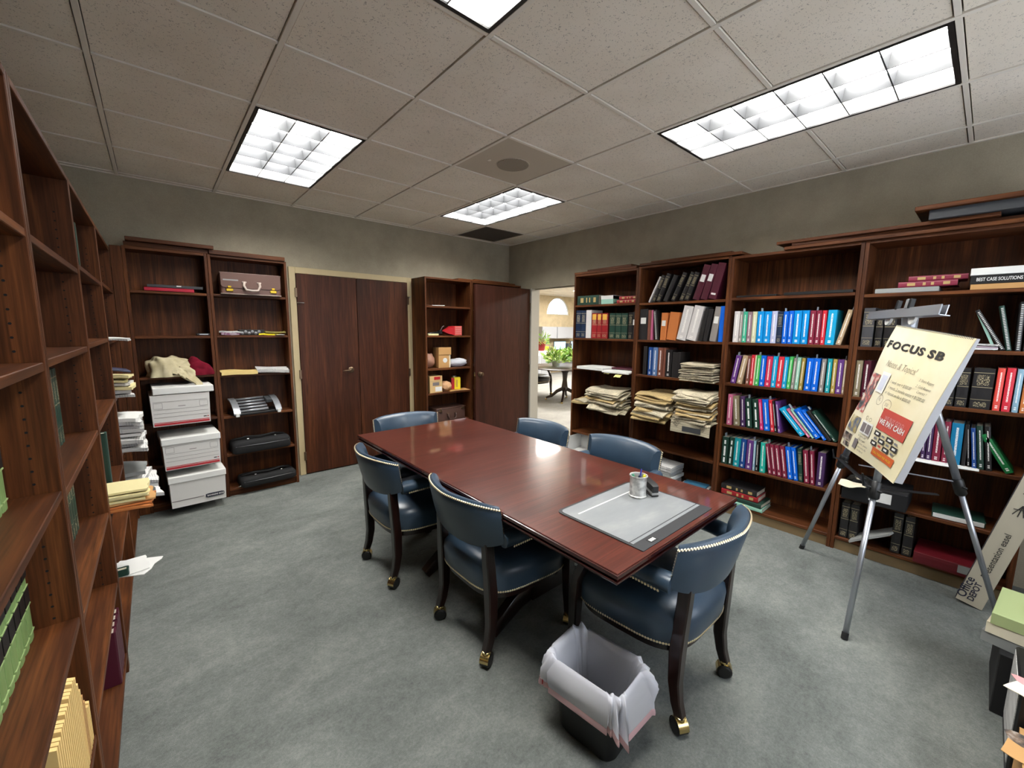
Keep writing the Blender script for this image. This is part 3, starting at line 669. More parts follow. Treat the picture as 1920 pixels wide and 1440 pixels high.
def book(y0, t, h, lean, col, st, z, X, label, group, mat=None, d=None, name='book', cat='book', face=1):
    """a book on a shelf; face 1: spine looks to -x, y0 is its left edge as seen; -1: spine looks to +x"""
    d = d or (.175+.03*((h*1000) % 7)/7); soft = st == 't'
    tp = max(t*math.cos(R(lean)), .008)-.0008
    cm, pm = book_meshes(tp, h, d, st, soft)
    m = {'t': 'book_t', 'w': 'book_w', 'l': 'book_l'}.get(st, 'book_p')
    o = link(name, cm, M[m]); o.color = (*lin(*CW[col][1]), 1)
    pg = link('pages', pm, M['pages'], o)
    if face == 1:
        # lean>0: top goes to +y, pivot on the left lower corner
        if lean >= 0: o.location = (X, y0, z+.0006); o.rotation_euler = (R(-lean), 0, 0)
        else:
            o.location = (X, y0-t, z+.0006); o.rotation_euler = (R(-lean), 0, 0)
            for me in (cm, pm):
                me.transform(Matrix.Translation((0, tp, 0)))
    else:
        o.location = (X, y0, z+.0006); o.rotation_euler = (0, 0, R(180))
    tag(o, label, cat, group)
    if st == 'n': MB().box(-.0012, 0, -tp*.82, -tp*.18, h*.52, h*.72).build('spine_label', M['white'], o).location = (0, tp if (lean < 0 and face == 1) else 0, 0)
    if st == 'b': MB().box(-.0012, 0, -tp*.8, -tp*.2, h*.12, h*.17).build('spine_label', M['white'], o).location = (0, tp if (lean < 0 and face == 1) else 0, 0)
    if st == 's':
        mb = MB()
        for k in range(26): mb.box(-.004, .004, -tp*.72, -tp*.28, .008+k*(h-.016)/26, .008+k*(h-.016)/26+.004)
        mb.build('spiral_binding', M['white'], o, False, 'stuff')
    return o
def row(rows, z, phrase, group, X=3.064, name='book', cat='book'):
    for k, (y0, t, h, ln, col, st) in enumerate(rows):
        nm, ct = ('binder', 'binder') if st in 'ns' else ('book', 'book')
        o = book(y0, t, h, ln if abs(ln) > 4.4 else ln*.4, col, st, z, X, f'{CW[col][0]} {ct}, {ORD[k]} from left {phrase}', group, name=nm, cat=ct)
        if col == 'ry': MB().box(-.0012, .0, -t*.85, -t*.15, h*.74, h*.96).build('yellow_label', M['gold_card'], o)
        if 'coloured' in phrase and (k*7+len(phrase)) % 4 == 0:
            tp = t*math.cos(R(ln)); yy = -tp*.5+(tp if ln < 0 else 0)
            MB().box(.03, .07, -.0005, .0005, h-.02, h+.026, M=Matrix.Translation((0, yy, 0)) @ Matrix.Rotation(R(((k*13) % 9)-4), 4, 'X')).build('bookmark', M['slip'], o)
simple('gold_card', (216, 170, 70), .5); simple('slip', (176, 188, 200), .7)
R1 = [(-0.66,.043,.246,-.5,'w','t'),(-.704,.026,.243,0,'g','t'),(-.73,.032,.242,.8,'gr','t'),(-.763,.034,.24,.6,'mv','t'),(-.798,.033,.241,.8,'cr','t'),(-.833,.047,.241,.8,'bl','t'),(-.881,.05,.24,1.1,'bl','t'),(-.932,.038,.241,1.1,'lv','t'),(-.971,.036,.238,1,'nv','l'),(-1.008,.034,.237,1,'rb','t'),(-1.043,.033,.24,1,'rb','t'),(-1.077,.05,.241,1,'bl','t'),(-1.128,.043,.241,1,'bl','t'),(-1.174,.036,.239,1,'bu','t'),(-1.211,.033,.239,1,'bu','t'),(-1.245,.027,.238,.7,'rd','t'),(-1.273,.052,.24,-1.6,'sk','t'),(-1.333,.031,.241,-11.8,'be','t')]
R2 = [(-0.668,.041,.228,-8.0,'pu','t'),(-.715,.043,.23,-9.0,'be','t'),(-.782,.03,.23,-2.6,'br','t'),(-.813,.025,.239,-1.3,'rd','t'),(-.838,.011,.236,-2.1,'cr','p'),(-.849,.031,.238,-3,'lg','t'),(-.881,.037,.239,-1.3,'rb','t'),(-.92,.042,.234,-2.2,'cm','t'),(-.963,.034,.237,-2,'sk','t'),(-.997,.039,.235,-3.4,'rd','t'),(-1.037,.03,.235,-2.6,'sk','t'),(-1.068,.025,.24,-3.3,'lg','t'),(-1.095,.022,.23,-3.6,'g','t'),(-1.117,.025,.237,-3.6,'mt','t'),(-1.146,.023,.233,-2.9,'ol','t'),(-1.177,.042,.235,-2.8,'rb','t'),(-1.219,.041,.237,-1.9,'rb','t'),(-1.267,.027,.235,-2,'g','t'),(-1.304,.028,.239,.1,'tl','t'),(-1.336,.025,.238,.6,'ol','t'),(-1.362,.036,.237,.4,'pu','t'),(-1.398,.015,.234,.2,'be','t')]
R3 = [(-0.665,.04,.253,.8,'pk','t'),(-.723,.048,.245,5.8,'ta','t'),(-.777,.035,.247,5.1,'dp','t'),(-.821,.043,.237,6.8,'dg','w'),(-.875,.042,.237,6.9,'dg','w'),(-.92,.025,.241,7.7,'mg','t'),(-.948,.043,.245,7.7,'rb','t'),(-.994,.027,.245,7.9,'rd','t'),(-1.023,.016,.243,9,'bk','t'),(-1.044,.021,.243,9,'pu','t'),(-1.19,.046,.24,40,'sk','t'),(-1.238,.023,.245,39.5,'pk','t'),(-1.263,.018,.244,39.3,'mt','t'),(-1.283,.045,.244,38.5,'rb','t'),(-1.331,.025,.247,38.3,'rb','t'),(-1.358,.031,.243,38,'bk','p'),(-1.391,.026,.246,38,'dg','t')]
R4 = [(-0.646,.051,.23,0,'dg','w'),(-.7,.037,.237,-2.7,'dg','w'),(-.74,.049,.238,-1.4,'tl','t'),(-.79,.043,.241,-.5,'pb','t'),(-.836,.049,.241,-.2,'pu','t'),(-.891,.017,.243,2.9,'lb','t'),(-.911,.023,.241,4.3,'bk','t'),(-.942,.039,.241,4.4,'tg','t'),(-1.006,.028,.241,10,'bu','t'),(-1.035,.03,.241,9.6,'bu','t'),(-1.067,.034,.242,9.6,'bu','t'),(-1.104,.032,.244,9.5,'bu','t'),(-1.139,.035,.246,9,'rb','t'),(-1.176,.03,.247,9,'rb','t'),(-1.209,.026,.25,6.8,'dg','l'),(-1.243,.033,.245,6.8,'bu','t'),(-1.281,.027,.248,6,'bu','t'),(-1.313,.046,.249,2.4,'dp','t')]
row(R1, 1.438, 'in the top row of brightly coloured books', 'top row of coloured books')
row(R2, 1.103, 'in the second row of brightly coloured books', 'second row of coloured books')
row(R3, .757, 'in the third row of brightly coloured books', 'third row of coloured books')
row(R4, .418, 'in the lowest row of brightly coloured books', 'lowest row of coloured books')
C1R1 = [(.997,.072,.298,0,'nv','l'),(.923,.066,.296,0,'nv','l'),(.855,.073,.298,0,'w','p'),(.776,.069,.264,0,'ry','l'),(.705,.058,.262,0,'ry','l'),(.645,.077,.261,0,'ry','l'),(.55,.074,.259,0,'dg','l'),(.474,.066,.257,0,'dg','l'),(.406,.073,.256,0,'dg','l'),(.323,.046,.263,0,'bk','l'),(.275,.026,.267,0,'bk','n')]
row(C1R1, 1.436, 'on the shelf beside the doorway', 'law books beside the doorway')
C2R0 = [(.123,.019,.249,-24.5,'w','p'),(.091,.041,.25,-22,'bk','l'),(.045,.045,.26,-21.5,'bk','l'),(-.026,.044,.241,-22,'bk','p'),(-.1,.042,.259,-23,'bk','l'),(-.18,.041,.253,-21.5,'bk','l'),(-.225,.044,.246,-20.5,'bk','l'),(-.301,.062,.295,-16.4,'bu2','n'),(-.37,.06,.294,-15.1,'bu2','n'),(-.438,.066,.295,-13,'bu2','b')]
row(C2R0, 1.784, 'in the slanting top row above the white binders', 'slanting books on the upper shelf')
C2R1 = [(.2,.088,.29,0,'bk','n'),(.11,.033,.279,0,'br','p'),(.076,.02,.278,0,'pk','p'),(.028,.036,.277,7,'bk','s'),(-.021,.058,.25,-3,'or','n'),(-.083,.09,.251,-6,'or','p'),(-.178,.087,.302,-11.1,'w','t'),(-.269,.085,.301,-11.5,'w','t'),(-.38,.035,.275,-8.7,'bk','p'),(-.417,.039,.273,-8,'bk','p'),(-.472,.055,.289,-7.0,'g','n'),(-.545,.04,.293,-1.2,'rb','p')]
row(C2R1, 1.436, 'on the shelf of white binders', 'binders and files above the newspapers')
C2R2 = [(.14,.038,.274,0,'bk','p'),(.087,.047,.267,0,'pb','t'),(.038,.049,.266,0,'sl','t'),(-.015,.05,.268,0,'br','t'),(-.067,.025,.265,0,'br','p'),(-.093,.059,.25,0,'bk','t'),(-.157,.075,.233,0,'bk','p')]
row(C2R2, 1.10, 'in the short row beside the newspaper pile', 'books beside the upper newspaper pile')
C4R1 = [(-1.468,.06,.252,0,'gy','l'),(-1.536,.037,.243,0,'bk','l'),(-1.578,.059,.243,0,'bk','l')]
row(C4R1, 1.433, 'of three dark books behind the easel top bar', 'dark books behind the easel')
C4R2 = [(-1.46,.037,.243,0,'ta','t'),(-1.5,.039,.245,0,'bu2','t'),(-1.888,.04,.219,0,'bk','l'),(-1.932,.049,.228,0,'bk','l'),(-1.99,.082,.233,0,'bk','l'),(-2.079,.029,.24,0,'rr','t'),(-2.112,.033,.243,0,'rd','t'),(-2.149,.024,.24,0,'lb','t'),(-2.177,.022,.242,0,'or','t')]
row(C4R2, 1.097, 'on the shelf level with the flip chart', 'books level with the flip chart')
C4R3 = [(-1.824,.02,.252,3,'dp','t'),(-1.846,.026,.253,3,'dp','t'),(-1.873,.037,.254,3,'bu','t'),(-1.913,.028,.254,3,'bu','t'),(-1.943,.05,.252,3,'sb','t'),(-1.997,.018,.251,3.9,'bk','p'),(-2.022,.012,.25,6,'bk','t'),(-2.041,.02,.236,7,'pb','t'),(-2.063,.027,.253,7,'dg','t'),(-2.094,.026,.255,7,'bk','t'),(-2.167,.04,.231,30.1,'gn','t')]
row(C4R3, .747, 'on the shelf below the flip chart pad', 'books below the flip chart')
# ---- books lying flat
def flat_book(label, group, x, y, z, L, d, t, col, st='l', rz=0, name='book', cat='book', face=1):
    """L along the shelf (book height), spine to the front"""
    cm, pm = book_meshes(t, L, d, st, False)
    Mx = Matrix.Rotation(R(90), 4, 'X') @ Matrix.Translation((0, 0, -L/2))        # z -> along -y, y -> z
    for me in (cm, pm): me.transform(Matrix.Translation((0, 0, t)) @ Mx)
    o = link(name, cm, M['book_p' if st == 'p' else 'tint']); o.color = (*lin(*CW[col][1]), 1)
    link('pages', pm, M['pages'], o)
    if st == 'g':
        for k, (a, b) in enumerate(((-.38, -.27), (-.12, -.07), (.02, .07), (.2, .34))):
            MB().box(-.001, .0, a*L, b*L, t*.25, t*.75).build('gilt_lettering', M['gilt'], o)
    o.location = (x, y, z+.0006); o.rotation_euler = (0, 0, R(rz) if face == 1 else R(180+rz))
    return tag(o, label, cat, group)
fg = 'books lying flat'; simple('gilt', (176, 150, 96), .5)
z = 1.79
flat_book('thick dark green law volume lying flat, beside the doorway, spine out', fg, 3.07, .845, z, .285, .2, .10, 'dg', 'g')
o = MB().box(0, .2, -.075, .075, 0, .085, .002).build('paper_ream', M['mint']); o.location = (3.08, .60, z+.0006); tag(o, 'mint and white block of paper on shelf above navy books', 'paper')
MB().box(-.001, .2, -.075, .075, .05, .087).build('top_sheets', M['white'], o)
flat_book('lower dark red book of the pair on the shelf by the doorway', fg, 3.07, .36, z, .225, .17, .034, 'ry', 'g')
flat_book('upper dark red book of the pair on the shelf by the doorway', fg, 3.075, .345, z+.035, .205, .17, .034, 'ry', 'g', 2)
z = .096
flat_book('silver-grey book at bottom of the four-book stack on the floor shelf', fg, 3.04, -.845, z, .30, .22, .03, 'mt', 'p', 1)
flat_book('dark green book second from bottom in floor shelf stack', fg, 3.045, -.84, z+.031, .29, .21, .035, 'dg', 'p', -2)
flat_book('dark red gilt book third from bottom in floor shelf stack', fg, 3.055, -.815, z+.067, .28, .2, .042, 'ry', 'g', 1)
flat_book('black gilt book topmost in floor shelf stack', fg, 3.06, -.805, z+.11, .275, .19, .042, 'bk', 'g', -1)
z = 1.774
o = MB().box(0, .26, -.145, .145, 0, .03, .003).build('grey_binder', M['grey_card']); o.location = (3.06, -1.655, z+.0006); tag(o, 'thin grey binder under the two maroon books', 'binder')
MB().box(.01, .262, -.14, .14, .004, .026).build('pages', M['pages'], o)
flat_book('maroon gilt book directly on the grey binder', fg, 3.065, -1.745, z+.031, .255, .18, .034, 'bu', 'g', -1)
flat_book('maroon gilt book topmost, beside the black software box', fg, 3.085, -1.785, z+.066, .25, .18, .032, 'bu', 'g', 2)
# texts
def text_mesh(s, size, bold=0.0, align='LEFT', extrude=0.0, shear=0.0):
    cu = bpy.data.curves.new('lettering', 'FONT'); cu.body = s; cu.size = size; cu.offset = bold; cu.align_x = align; cu.extrude = extrude; cu.resolution_u = 3; cu.shear = shear
    ob = bpy.data.objects.new('lettering', cu); COL.objects.link(ob)
    bpy.context.view_layer.update()
    me = bpy.data.meshes.new_from_object(ob.evaluated_get(bpy.context.evaluated_depsgraph_get()))
    bpy.data.objects.remove(ob); bpy.data.curves.remove(cu)
    me.materials.clear(); return me
b = thing('software_box', 'black and white software box with white title on its side', 'box', (3.06, -2.025, z+.0006))
MB().box(0, .25, -.20, .105, .03, .078, .002).build('body', M['blackplastic'], b)
MB().box(-.002, .252, -.202, .107, .0785, .118, .002).build('lid', M['white'], b)
MB().box(.004, .25, -.19, .1, 0, .0295).build('tray', M['kraft'], b)
me = text_mesh('BEST CASE SOLUTIONS BANKRUPTCY', .026, .0004); me.transform(Matrix(((0, 0, 1, -.0012), (-1, 0, 0, .075), (0, 1, 0, .046), (0, 0, 0, 1)))); me.transform(Matrix.Scale(.62, 4, (0, 1, 0))); me.transform(Matrix.Translation((0, .035, 0)))
link('title_lettering', me, M['white'], b)
# long dark panels on the very top right
board('brown framed panel lying highest on the right bookcases', 2.95, 3.33, -2.3, -1.66, 2.235, 2.26, 'oak_y', name='framed_panel')
board('black flat case under the brown panel, top right', 2.98, 3.32, -2.3, -1.72, 2.181, 2.234, 'darkgrey', name='flat_case')
board('thin black tray lying left on the shelf above coloured books', 3.052, 3.27, -.95, -.67, 1.7915, 1.806, 'blackplastic', group='flat trays', name='paper_tray')
board('thin black tray lying right on the shelf above coloured books', 3.048, 3.27, -1.40, -1.0, 1.7915, 1.812, 'blackplastic', group='flat trays', name='paper_tray')
# ---- left-wall law books (spines towards +x)
def lrow(y0, n, t, h, z, col, phrase, group, X=-.765, st='l', d=.19):
    if col == 'lm': st = 'p'
    for k in range(n):
        o = book(y0+k*(t+.0012), t, h, 0, col, st, z, X, f'{CW[col][0]} law book, {ORD[n-1-k]} {phrase}', group, d=d, face=-1)
        if col == 'lm':
            for a, b in ((.38, .56), (.66, .74)): MB().box(-.0008, .004, -t+.003, -.003, h*a, h*b).build('black_label', M['blackplastic'], o)
            for a in (.08, .36, .56, .74, .93): MB().box(-.0014, .004, -t+.004, -.004, h*a, h*a+.003).build('raised_band', M['book_p'], o).color = (*lin(150, 172, 116), 1)
lrow(-.995, 8, .045, .25, 1.118, 'lm', 'of the upper pale green set, counted from the far end', 'upper set of pale green law books')
lrow(-1.09, 11, .045, .235, .777, 'lm', 'of the lower pale green set, counted from the far end', 'lower set of pale green law books')
lrow(-.50, 9, .046, .25, 1.441, 'dg', 'from far end of the upper dark green set', 'upper dark green set')
lrow(-.50, 14, .046, .27, 1.102, 'dg', 'from far end of the middle dark green set', 'middle dark green set')
lrow(-.50, 15, .046, .26, .748, 'dg', 'from far end of the lower dark green set', 'lower dark green set')
book(.98, .04, .26, 0, 'dg', 'p', 1.766, -.74, 'grey-green book standing on the high left shelf', None, face=-1)
o = book(.70, .045, .31, 0, 'dg', 'p', .70, -.70, 'dark green binder standing alone on the left, above manila folders', None, face=-1, name='binder', cat='binder')
for k in range(4): book(.105+k*.05, .046, .225, 0, 'bu2', 'p', .097, -.695, f'maroon law book low on the left wall, {ORD[k]} from the near end', 'maroon books low on the left', face=-1)
# ------------------------------------------------------------------ newspapers and paper piles
rnd = random.Random(7)
def sheet(name, wx, wy, t, mat, seed=0, wave=.004, droop=None, nu=8, nv=7, fold=False):
    """thin stack of sheets, origin at its middle; droop(x) bends the overhanging part"""
    r = random.Random(seed); a, b, c = r.uniform(0, 6), r.uniform(0, 6), r.uniform(.6, 1.4)
    def zz(u, v): return wave*(math.sin(a+u*4*c)*math.cos(b+v*3.3)+.5*math.sin(b+v*7))
    def pos(u, v, top):
        x, y = (u-.5)*wx, (v-.5)*wy
        e = max(abs(u-.5), abs(v-.5))*2
        lift = wave*1.2*max(0, e-.7)**2*11*(1 if (seed % 3) else -.4)
        z = zz(u, v)*(.4+.6*e)+lift
        if droop: z += droop(x)
        return Vector((x+r_jit(u, v, seed)*.004, y, z+(t if top else 0)))
    return MB().slab(lambda u, v: pos(u, v, True), lambda u, v: pos(u, v, False), nu, nv).build(name, mat, None, 30)
def r_jit(u, v, s): return math.sin(s*3.7+v*11)*(.5+.5*u)
def pile(name, cat, group, lab, x, y, z, wx, wy, n, t, mats, jx=.012, jy=.015, jr=5, wave=.003, edge=None, sgn=-1, droopk=1.2, dx=0.0, dy=0.0):
    zc = z+.001
    for k in range(n):
        tt = t*rnd.uniform(.75, 1.25); ox = x+rnd.uniform(-jx, jx)+dx*k/n; oy = y+rnd.uniform(-jy, jy)+dy*k/n
        dr = None
        if edge is not None:
            def dr(xl, ox=ox):
                ov = (edge-(ox+xl)) if sgn < 0 else ((ox+xl)-edge)
                return -droopk*max(0, ov-.01)**2
        o = sheet(name, wx*rnd.uniform(.93, 1.03), wy*rnd.uniform(.92, 1.03), tt*.74, M[rnd.choice(mats)], rnd.randint(1, 9999), wave*(.4+.9*k/n), dr)
        o.location = (ox, oy, zc); o.rotation_euler = (0, 0, R(rnd.uniform(-jr, jr)))
        pos = 'topmost' if k == n-1 else (ORD[k]+' from the bottom')
        tag(o, lab.format(pos), cat, group); zc += tt
    return zc
NW = ['news', 'news', 'news_y']
def pap(pos): return pos
pile('newspaper', 'newspaper', 'newspapers by the doorway', 'folded newspaper, {} in the pile nearest the doorway', 3.08, .45, .732, .33, .44, 15, .0125, NW, .025, .04, 12, .008, 3.05, -1, 2.2, 0, .05)
o = sheet('newspaper', .28, .22, .018, M['news_y'], 31, .006, lambda x: -1.5*max(0, -.06-x)**2); o.location = (3.08, .83, .734); o.rotation_euler = (0, 0, R(14)); tag(o, 'cream folded newspaper lying alone left of the doorway pile', 'newspaper')
o = sheet('newspaper', .27, .2, .012, M['news'], 33, .008); o.location = (3.1, .80, .756); o.rotation_euler = (R(4), 0, R(-12)); tag(o, 'grey newspaper resting on the lone cream newspaper', 'newspaper')
pile('newspaper', 'newspaper', 'newspapers in the middle pile', 'folded newspaper, {} in the middle pile of newspapers', 3.065, -.06, .74, .34, .36, 14, .0145, ['news', 'news_y', 'news_y'], .025, .025, 13, .009, 3.05, -1, 2.4, .02, 0)
pile('newspaper', 'newspaper', 'newspapers in the tall pile', 'folded newspaper, {} in the tall pile beside the coloured books', 3.07, -.435, .74, .33, .31, 21, .0135, ['news', 'news', 'news', 'news_y'], .024, .014, 8, .007, 3.05, -1, 1.4)
pile('newspaper', 'newspaper', 'newspapers in the upper pile', 'folded newspaper, {} in the upper pile below the blue binder', 3.10, -.43, 1.10, .30, .29, 13, .0108, ['news'], .010, .010, 4, .004, 3.05, -1, .7)
# newspaper hanging over the shelf edge with its front page showing
mb = MB()
def hang(u, v, off):
    y = (v-.5)*.34; 
    if u < .35: x, z = 3.06-.13*(1-u/.35)*-1-.13*(u/.35), .006
    q = u*.27
    if q < .16: p = Vector((3.10-q, y, .748+off))
    else:
        a = min((q-.16)/.03, 1)*math.pi/2*.9; e = max(0, q-.19)
        p = Vector((2.94-.02*math.sin(a)-off*math.sin(a)-e*.05, y*(1-.04*e), .748-.02*(1-math.cos(a))-e+off*math.cos(a)))
    return p+Vector((.004*math.sin(v*9), 0, .003*math.sin(v*7+u*5)))
o = MB().slab(lambda u, v: hang(u, v, .008), lambda u, v: hang(u, v, 0), 16, 6).build('newspaper', M['news'], None, 30)
o.location = (-.012, -.435, .0); tag(o, 'pale newspaper hanging over the shelf edge, front page and headline showing', 'newspaper')
pp = MB().box(2.9045, 2.9065, -.10, .06, .668, .712).build('front_page_photo', M['darkgrey'], o)
pp.location = (-.001, 0, 0)
# papers on the doorway bookcase
o = sheet('folder', .26, .36, .028, M['white'], 5, .002, lambda x: -.8*max(0, -.1-x)**2); o.location = (3.12, .72, 1.103); o.rotation_euler = (0, 0, R(-3)); tag(o, 'thick white folder lying below the dark red law books', 'folder')
o = sheet('folder', .26, .30, .014, M['white'], 6, .003, lambda x: -1.8*max(0, -.07-x)**2); o.location = (3.11, .41, 1.103); o.rotation_euler = (0, 0, R(5)); tag(o, 'white papers slipping over the shelf edge under maroon book', 'paper')
flat_book('thin maroon book lying on white papers', fg, 3.12, .40, 1.121, .26, .2, .016, 'bu2', 'p', 4)
for k, (y, x, zz) in enumerate(((.50, 3.02, 1.09), (.36, 3.0, 1.072))):
    o = sheet('sticky_note', .05, .07, .002, M['postit'], 11+k, .002, lambda x: -2*max(0, -x)**2); o.location = (x-.02, y, zz); o.rotation_euler = (0, R(-25), R(8*k)); tag(o, ['left yellow sticky note on the white folder edge', 'right yellow sticky note drooping from white papers'][k], 'sticky note')
# boxes and papers on the floor-level shelves
b = thing('paper_box', 'open white cardboard paper box on lowest shelf by the doorway', 'box', (3.08, .80, .0965), R(6))
mb = MB(); mb.box(-.14, .14, -.17, .17, 0, .004); mb.box(-.14, -.136, -.17, .17, .004, .10); mb.box(.136, .14, -.17, .17, .004, .24); mb.box(-.136, .136, -.17, -.166, .004, .15); mb.box(-.136, .136, .166, .17, .004, .24); mb.build('box_walls', M['white'], b)
sh = sheet('paper_sheets', .25, .31, .07, M['printed'], 8, .002); sh.parent = b; sh.location = (0, 0, .0045)
pile('paper', 'paper', 'paper bundles on the floor shelf', 'bundle of white paper, {} behind the chair facing the pencil cup', 3.10, -.14, .0965, .24, .24, 4, .05, ['white', 'printed'], .015, .01, 5, .002)
b = thing('document_box', 'blue and white flat box on the floor shelf right of white paper', 'box', (3.06, -.43, .0965), R(8))
MB().box(-.14, .14, -.12, .12, 0, .035, .002).build('tray', M['white'], b); MB().box(-.12, .142, -.10, .10, .035, .05, .002).build('blue_lid', M['blue_lid'], b)
# ---- piles sticking out of the far-left bookcase
pile('paper', 'paper', 'high paper pile on the left', 'loose white papers, {} in the highest small pile on the left', -.74, 1.46, 1.433, .26, .2, 2, .008, ['white', 'printed'], .01, .01, 8, .004, -.69, 1, 1.0)
pile('paper', 'paper', 'second paper pile on the left', 'white papers and pads, {} in the pile topped by a navy booklet', -.755, 1.46, 1.091, .28, .26, 6, .024, ['white', 'manila', 'printed'], .025, .02, 12, .006, -.69, 1, .8)
o = MB().box(-.06, .06, -.09, .09, 0, .012, .002).build('booklet', M['penblue']); o.color = (1, 1, 1, 1); o.data.materials[0] = simple('navy_cover', (52, 56, 84), .4); o.location = (-.685, 1.45, 1.252); o.rotation_euler = (R(0), R(12), R(8)); tag(o, 'navy blue booklet on top of a paper pile on the left', 'booklet')
pile('paper', 'paper', 'third paper pile on the left', 'white printed papers, {} in the tall left pile beside the file boxes', -.735, 1.48, .751, .30, .28, 8, .027, ['white', 'printed', 'printed'], .03, .02, 14, .008, -.69, 1, 1.0)
pile('paper', 'paper', 'fourth paper pile on the left', 'white papers, {} in the low left pile behind the manila folders', -.715, 1.50, .421, .30, .28, 7, .027, ['white', 'printed', 'grey_card'], .03, .02, 14, .008, -.69, 1, 1.0)
zf = pile('folder', 'folder', 'folder pile on the left', 'paper folder, {} in the folder pile jutting out on the left', -.69, .50, .701, .28, .20, 4, .012, ['orangebrown', 'kraft'], .012, .01, 6, .002, -.69, 1, .3)
pile('folder', 'folder', 'manila folders on the left', 'pale manila folder, {} on the jutting folder pile on the left', -.70, .50, zf, .27, .19, 4, .011, ['manila'], .006, .006, 3, .0015, -.69, 1, .25)
pile('paper', 'paper', 'low cards on the left', 'white card, {} low on the left near the maroon books', -.665, .44, .416, .17, .16, 2, .004, ['white'], .02, .04, 30, .002)
book(.36, .035, .03, 0, 'dg', 'p', .426, -.655, 'small dark green pocket diary low on the left', None, face=-1, d=.1)
# tan accordion files standing at the lower left
for k in range(22):
    y = -.93+k*.0165; h = .275-.003*(k % 3) if k < 14 else .262-.028*(k-14) if k < 20 else .11
    mb = MB(); n = 14; top = []
    for i in range(n+1): top.append((-.05-.23*i/n, h+(.006 if i % 2 else 0)))
    pts = [(-.05, 0)]+top+[(-.28, 0)]
    A = [Vector((x, 0, z)) for x, z in pts]; B = [Vector((x, .013, z)) for x, z in pts]
    mb.loft([A, [p*1.0+Vector((0, -.003, 0)) for p in B]]); o = mb.build('accordion_file', M['kraft' if k in (17, 18) else 'manila_tan'] if 'manila_tan' in M else simple('manila_tan', (228, 194, 126), .7))
    o.location = (LX+.045, y, .4306); tag(o, f'tan pinked-edge file, {ORD[21-k]} from the far side at lower left', 'file', 'tan files at the lower left')
# ------------------------------------------------------------------ back-left bookcase contents
def file_box(label, x, y, z, rz, style, lid_shift=(0, 0), group='white file boxes'):
    b = thing('file_box', label, 'file box', (x, y, z+.0006), rz, group)
    w, d, h = .185, .19, .245
    mb = MB(); mb.loft([rect_ring(w-.006, d-.006, 0), rect_ring(w, d, h)]); mb.build('body', M['box_w'], b)
    MB().box(-w-.006+lid_shift[0], w+.006+lid_shift[0], -d-.006, d+.006, h-.04+lid_shift[1], h+.012+lid_shift[1], .004).build('lid', M['white'], b)
    yf = -d-.0008
    def ln(x0, x1, z0, z1, m='grey_ink', n='printed_line'):
        s0 = (1-z0/h)*.006
        MB().box(x0, x1, -d-.0012+s0, -d-.0002+s0+.004, z0, z1).build(n, M[m], b)
    if style == 'red':
        ln(-w+.012, w-.012, .006, .022, 'red_ink', 'red_stripe'); ln(-w+.012, w-.012, .026, .031, 'red_ink', 'red_stripe')
        for z0 in (.07, .10, .13, .192): ln(-w+.014, w-.014, z0, z0+.0015)
        for x0, x1 in ((-w+.016, -w+.07), (w-.07, w-.016)):
            ln(x0, x1, .14, .1415); ln(x0, x1, .183, .1845); ln(x0, x0+.0015, .14, .1845); ln(x1-.0015, x1, .14, .1845)
        ln(-.02, .025, .15, .154); ln(w-.05, w-.03, .045, .052, 'black_ink'); ln(w-.026, w-.016, .045, .052, 'red_ink')
    else:
        ln(-w+.008, .03, .052, .058, 'grey_ink'); 
        pts = [(.04, .04), (.06, .036), (.15, .036), (.168, .042), (.168, .062), (.15, .068), (.06, .068), (.04, .064)]
        yy = -d-.001
        MB().loft([[Vector((px, yy+.004-dd, pz)) for px, pz in pts] for dd in (0, .004)]).build('logo_badge', M['navy_ink'], b)
        me = text_mesh('BANKERS BOX', .0175, .0004); me.transform(Matrix(((1, 0, 0, .05), (0, 0, -1, yy-.0005), (0, 1, 0, .046), (0, 0, 0, 1)))); link('logo_lettering', me, M['white'], b)
    return b
simple('box_w', (214, 212, 208), .75)
file_box('white file box with red stripes on the upper shelf, lid pushed askew', -.375, 2.295, .745, R(2), 'red', (.025, .045))
file_box('white file box with red stripes on the middle shelf, lid closed', -.335, 2.285, .388, R(3), 'red')
file_box('plain white file box with dark logo badge on the bottom shelf', -.315, 2.285, .0715, R(2), 'bb')
# clothing
def cloth(name, mat, label, loc, rx, ry, rz, seed, tail=None):
    mb = MB(); nu, nv = 80, 40; r = random.Random(seed)
    def f(u, v):
        a = 2*math.pi*u; b = math.pi*.5*v
        e = .72
        x = rx*math.copysign(abs(math.cos(a))**e, math.cos(a))*math.cos(b)**.6; y = ry*math.copysign(abs(math.sin(a))**e, math.sin(a))*math.cos(b)**.6; z = rz*math.sin(b)**.9
        q = Vector((x*9+seed, y*9, z*7))
        n = noise.noise(q)*.03+abs(noise.noise(q*1.7+Vector((3, 1, seed))))*.026+.009*math.sin(26*x+30*z+7*noise.noise(q*.8))
        k = 1+n/max(.05, math.hypot(x, y, z))
        p = Vector((x*k, y*k, max(0.001, z*k)))
        p.z *= 1-.45*max(0, x/rx)
        return p
    mb.grid(f, nu, nv)
    return tag(mb.build(name, mat, None, True), label, 'clothing')
def mat_cloth(name, a, b):
    m = base_mat(name, a, .95, 0, .1); t = NT(m); v = t.coords()
    f = t.n('Noise', {'Vector': v, 'Scale': 14, 'Detail': 3}).outputs[0]; t.color(t.ramp(f, [(.3, a), (.7, b)]))
    t.bump(t.n('Noise', {'Vector': v, 'Scale': 350, 'Detail': 1}).outputs[0], .3, .002); return m
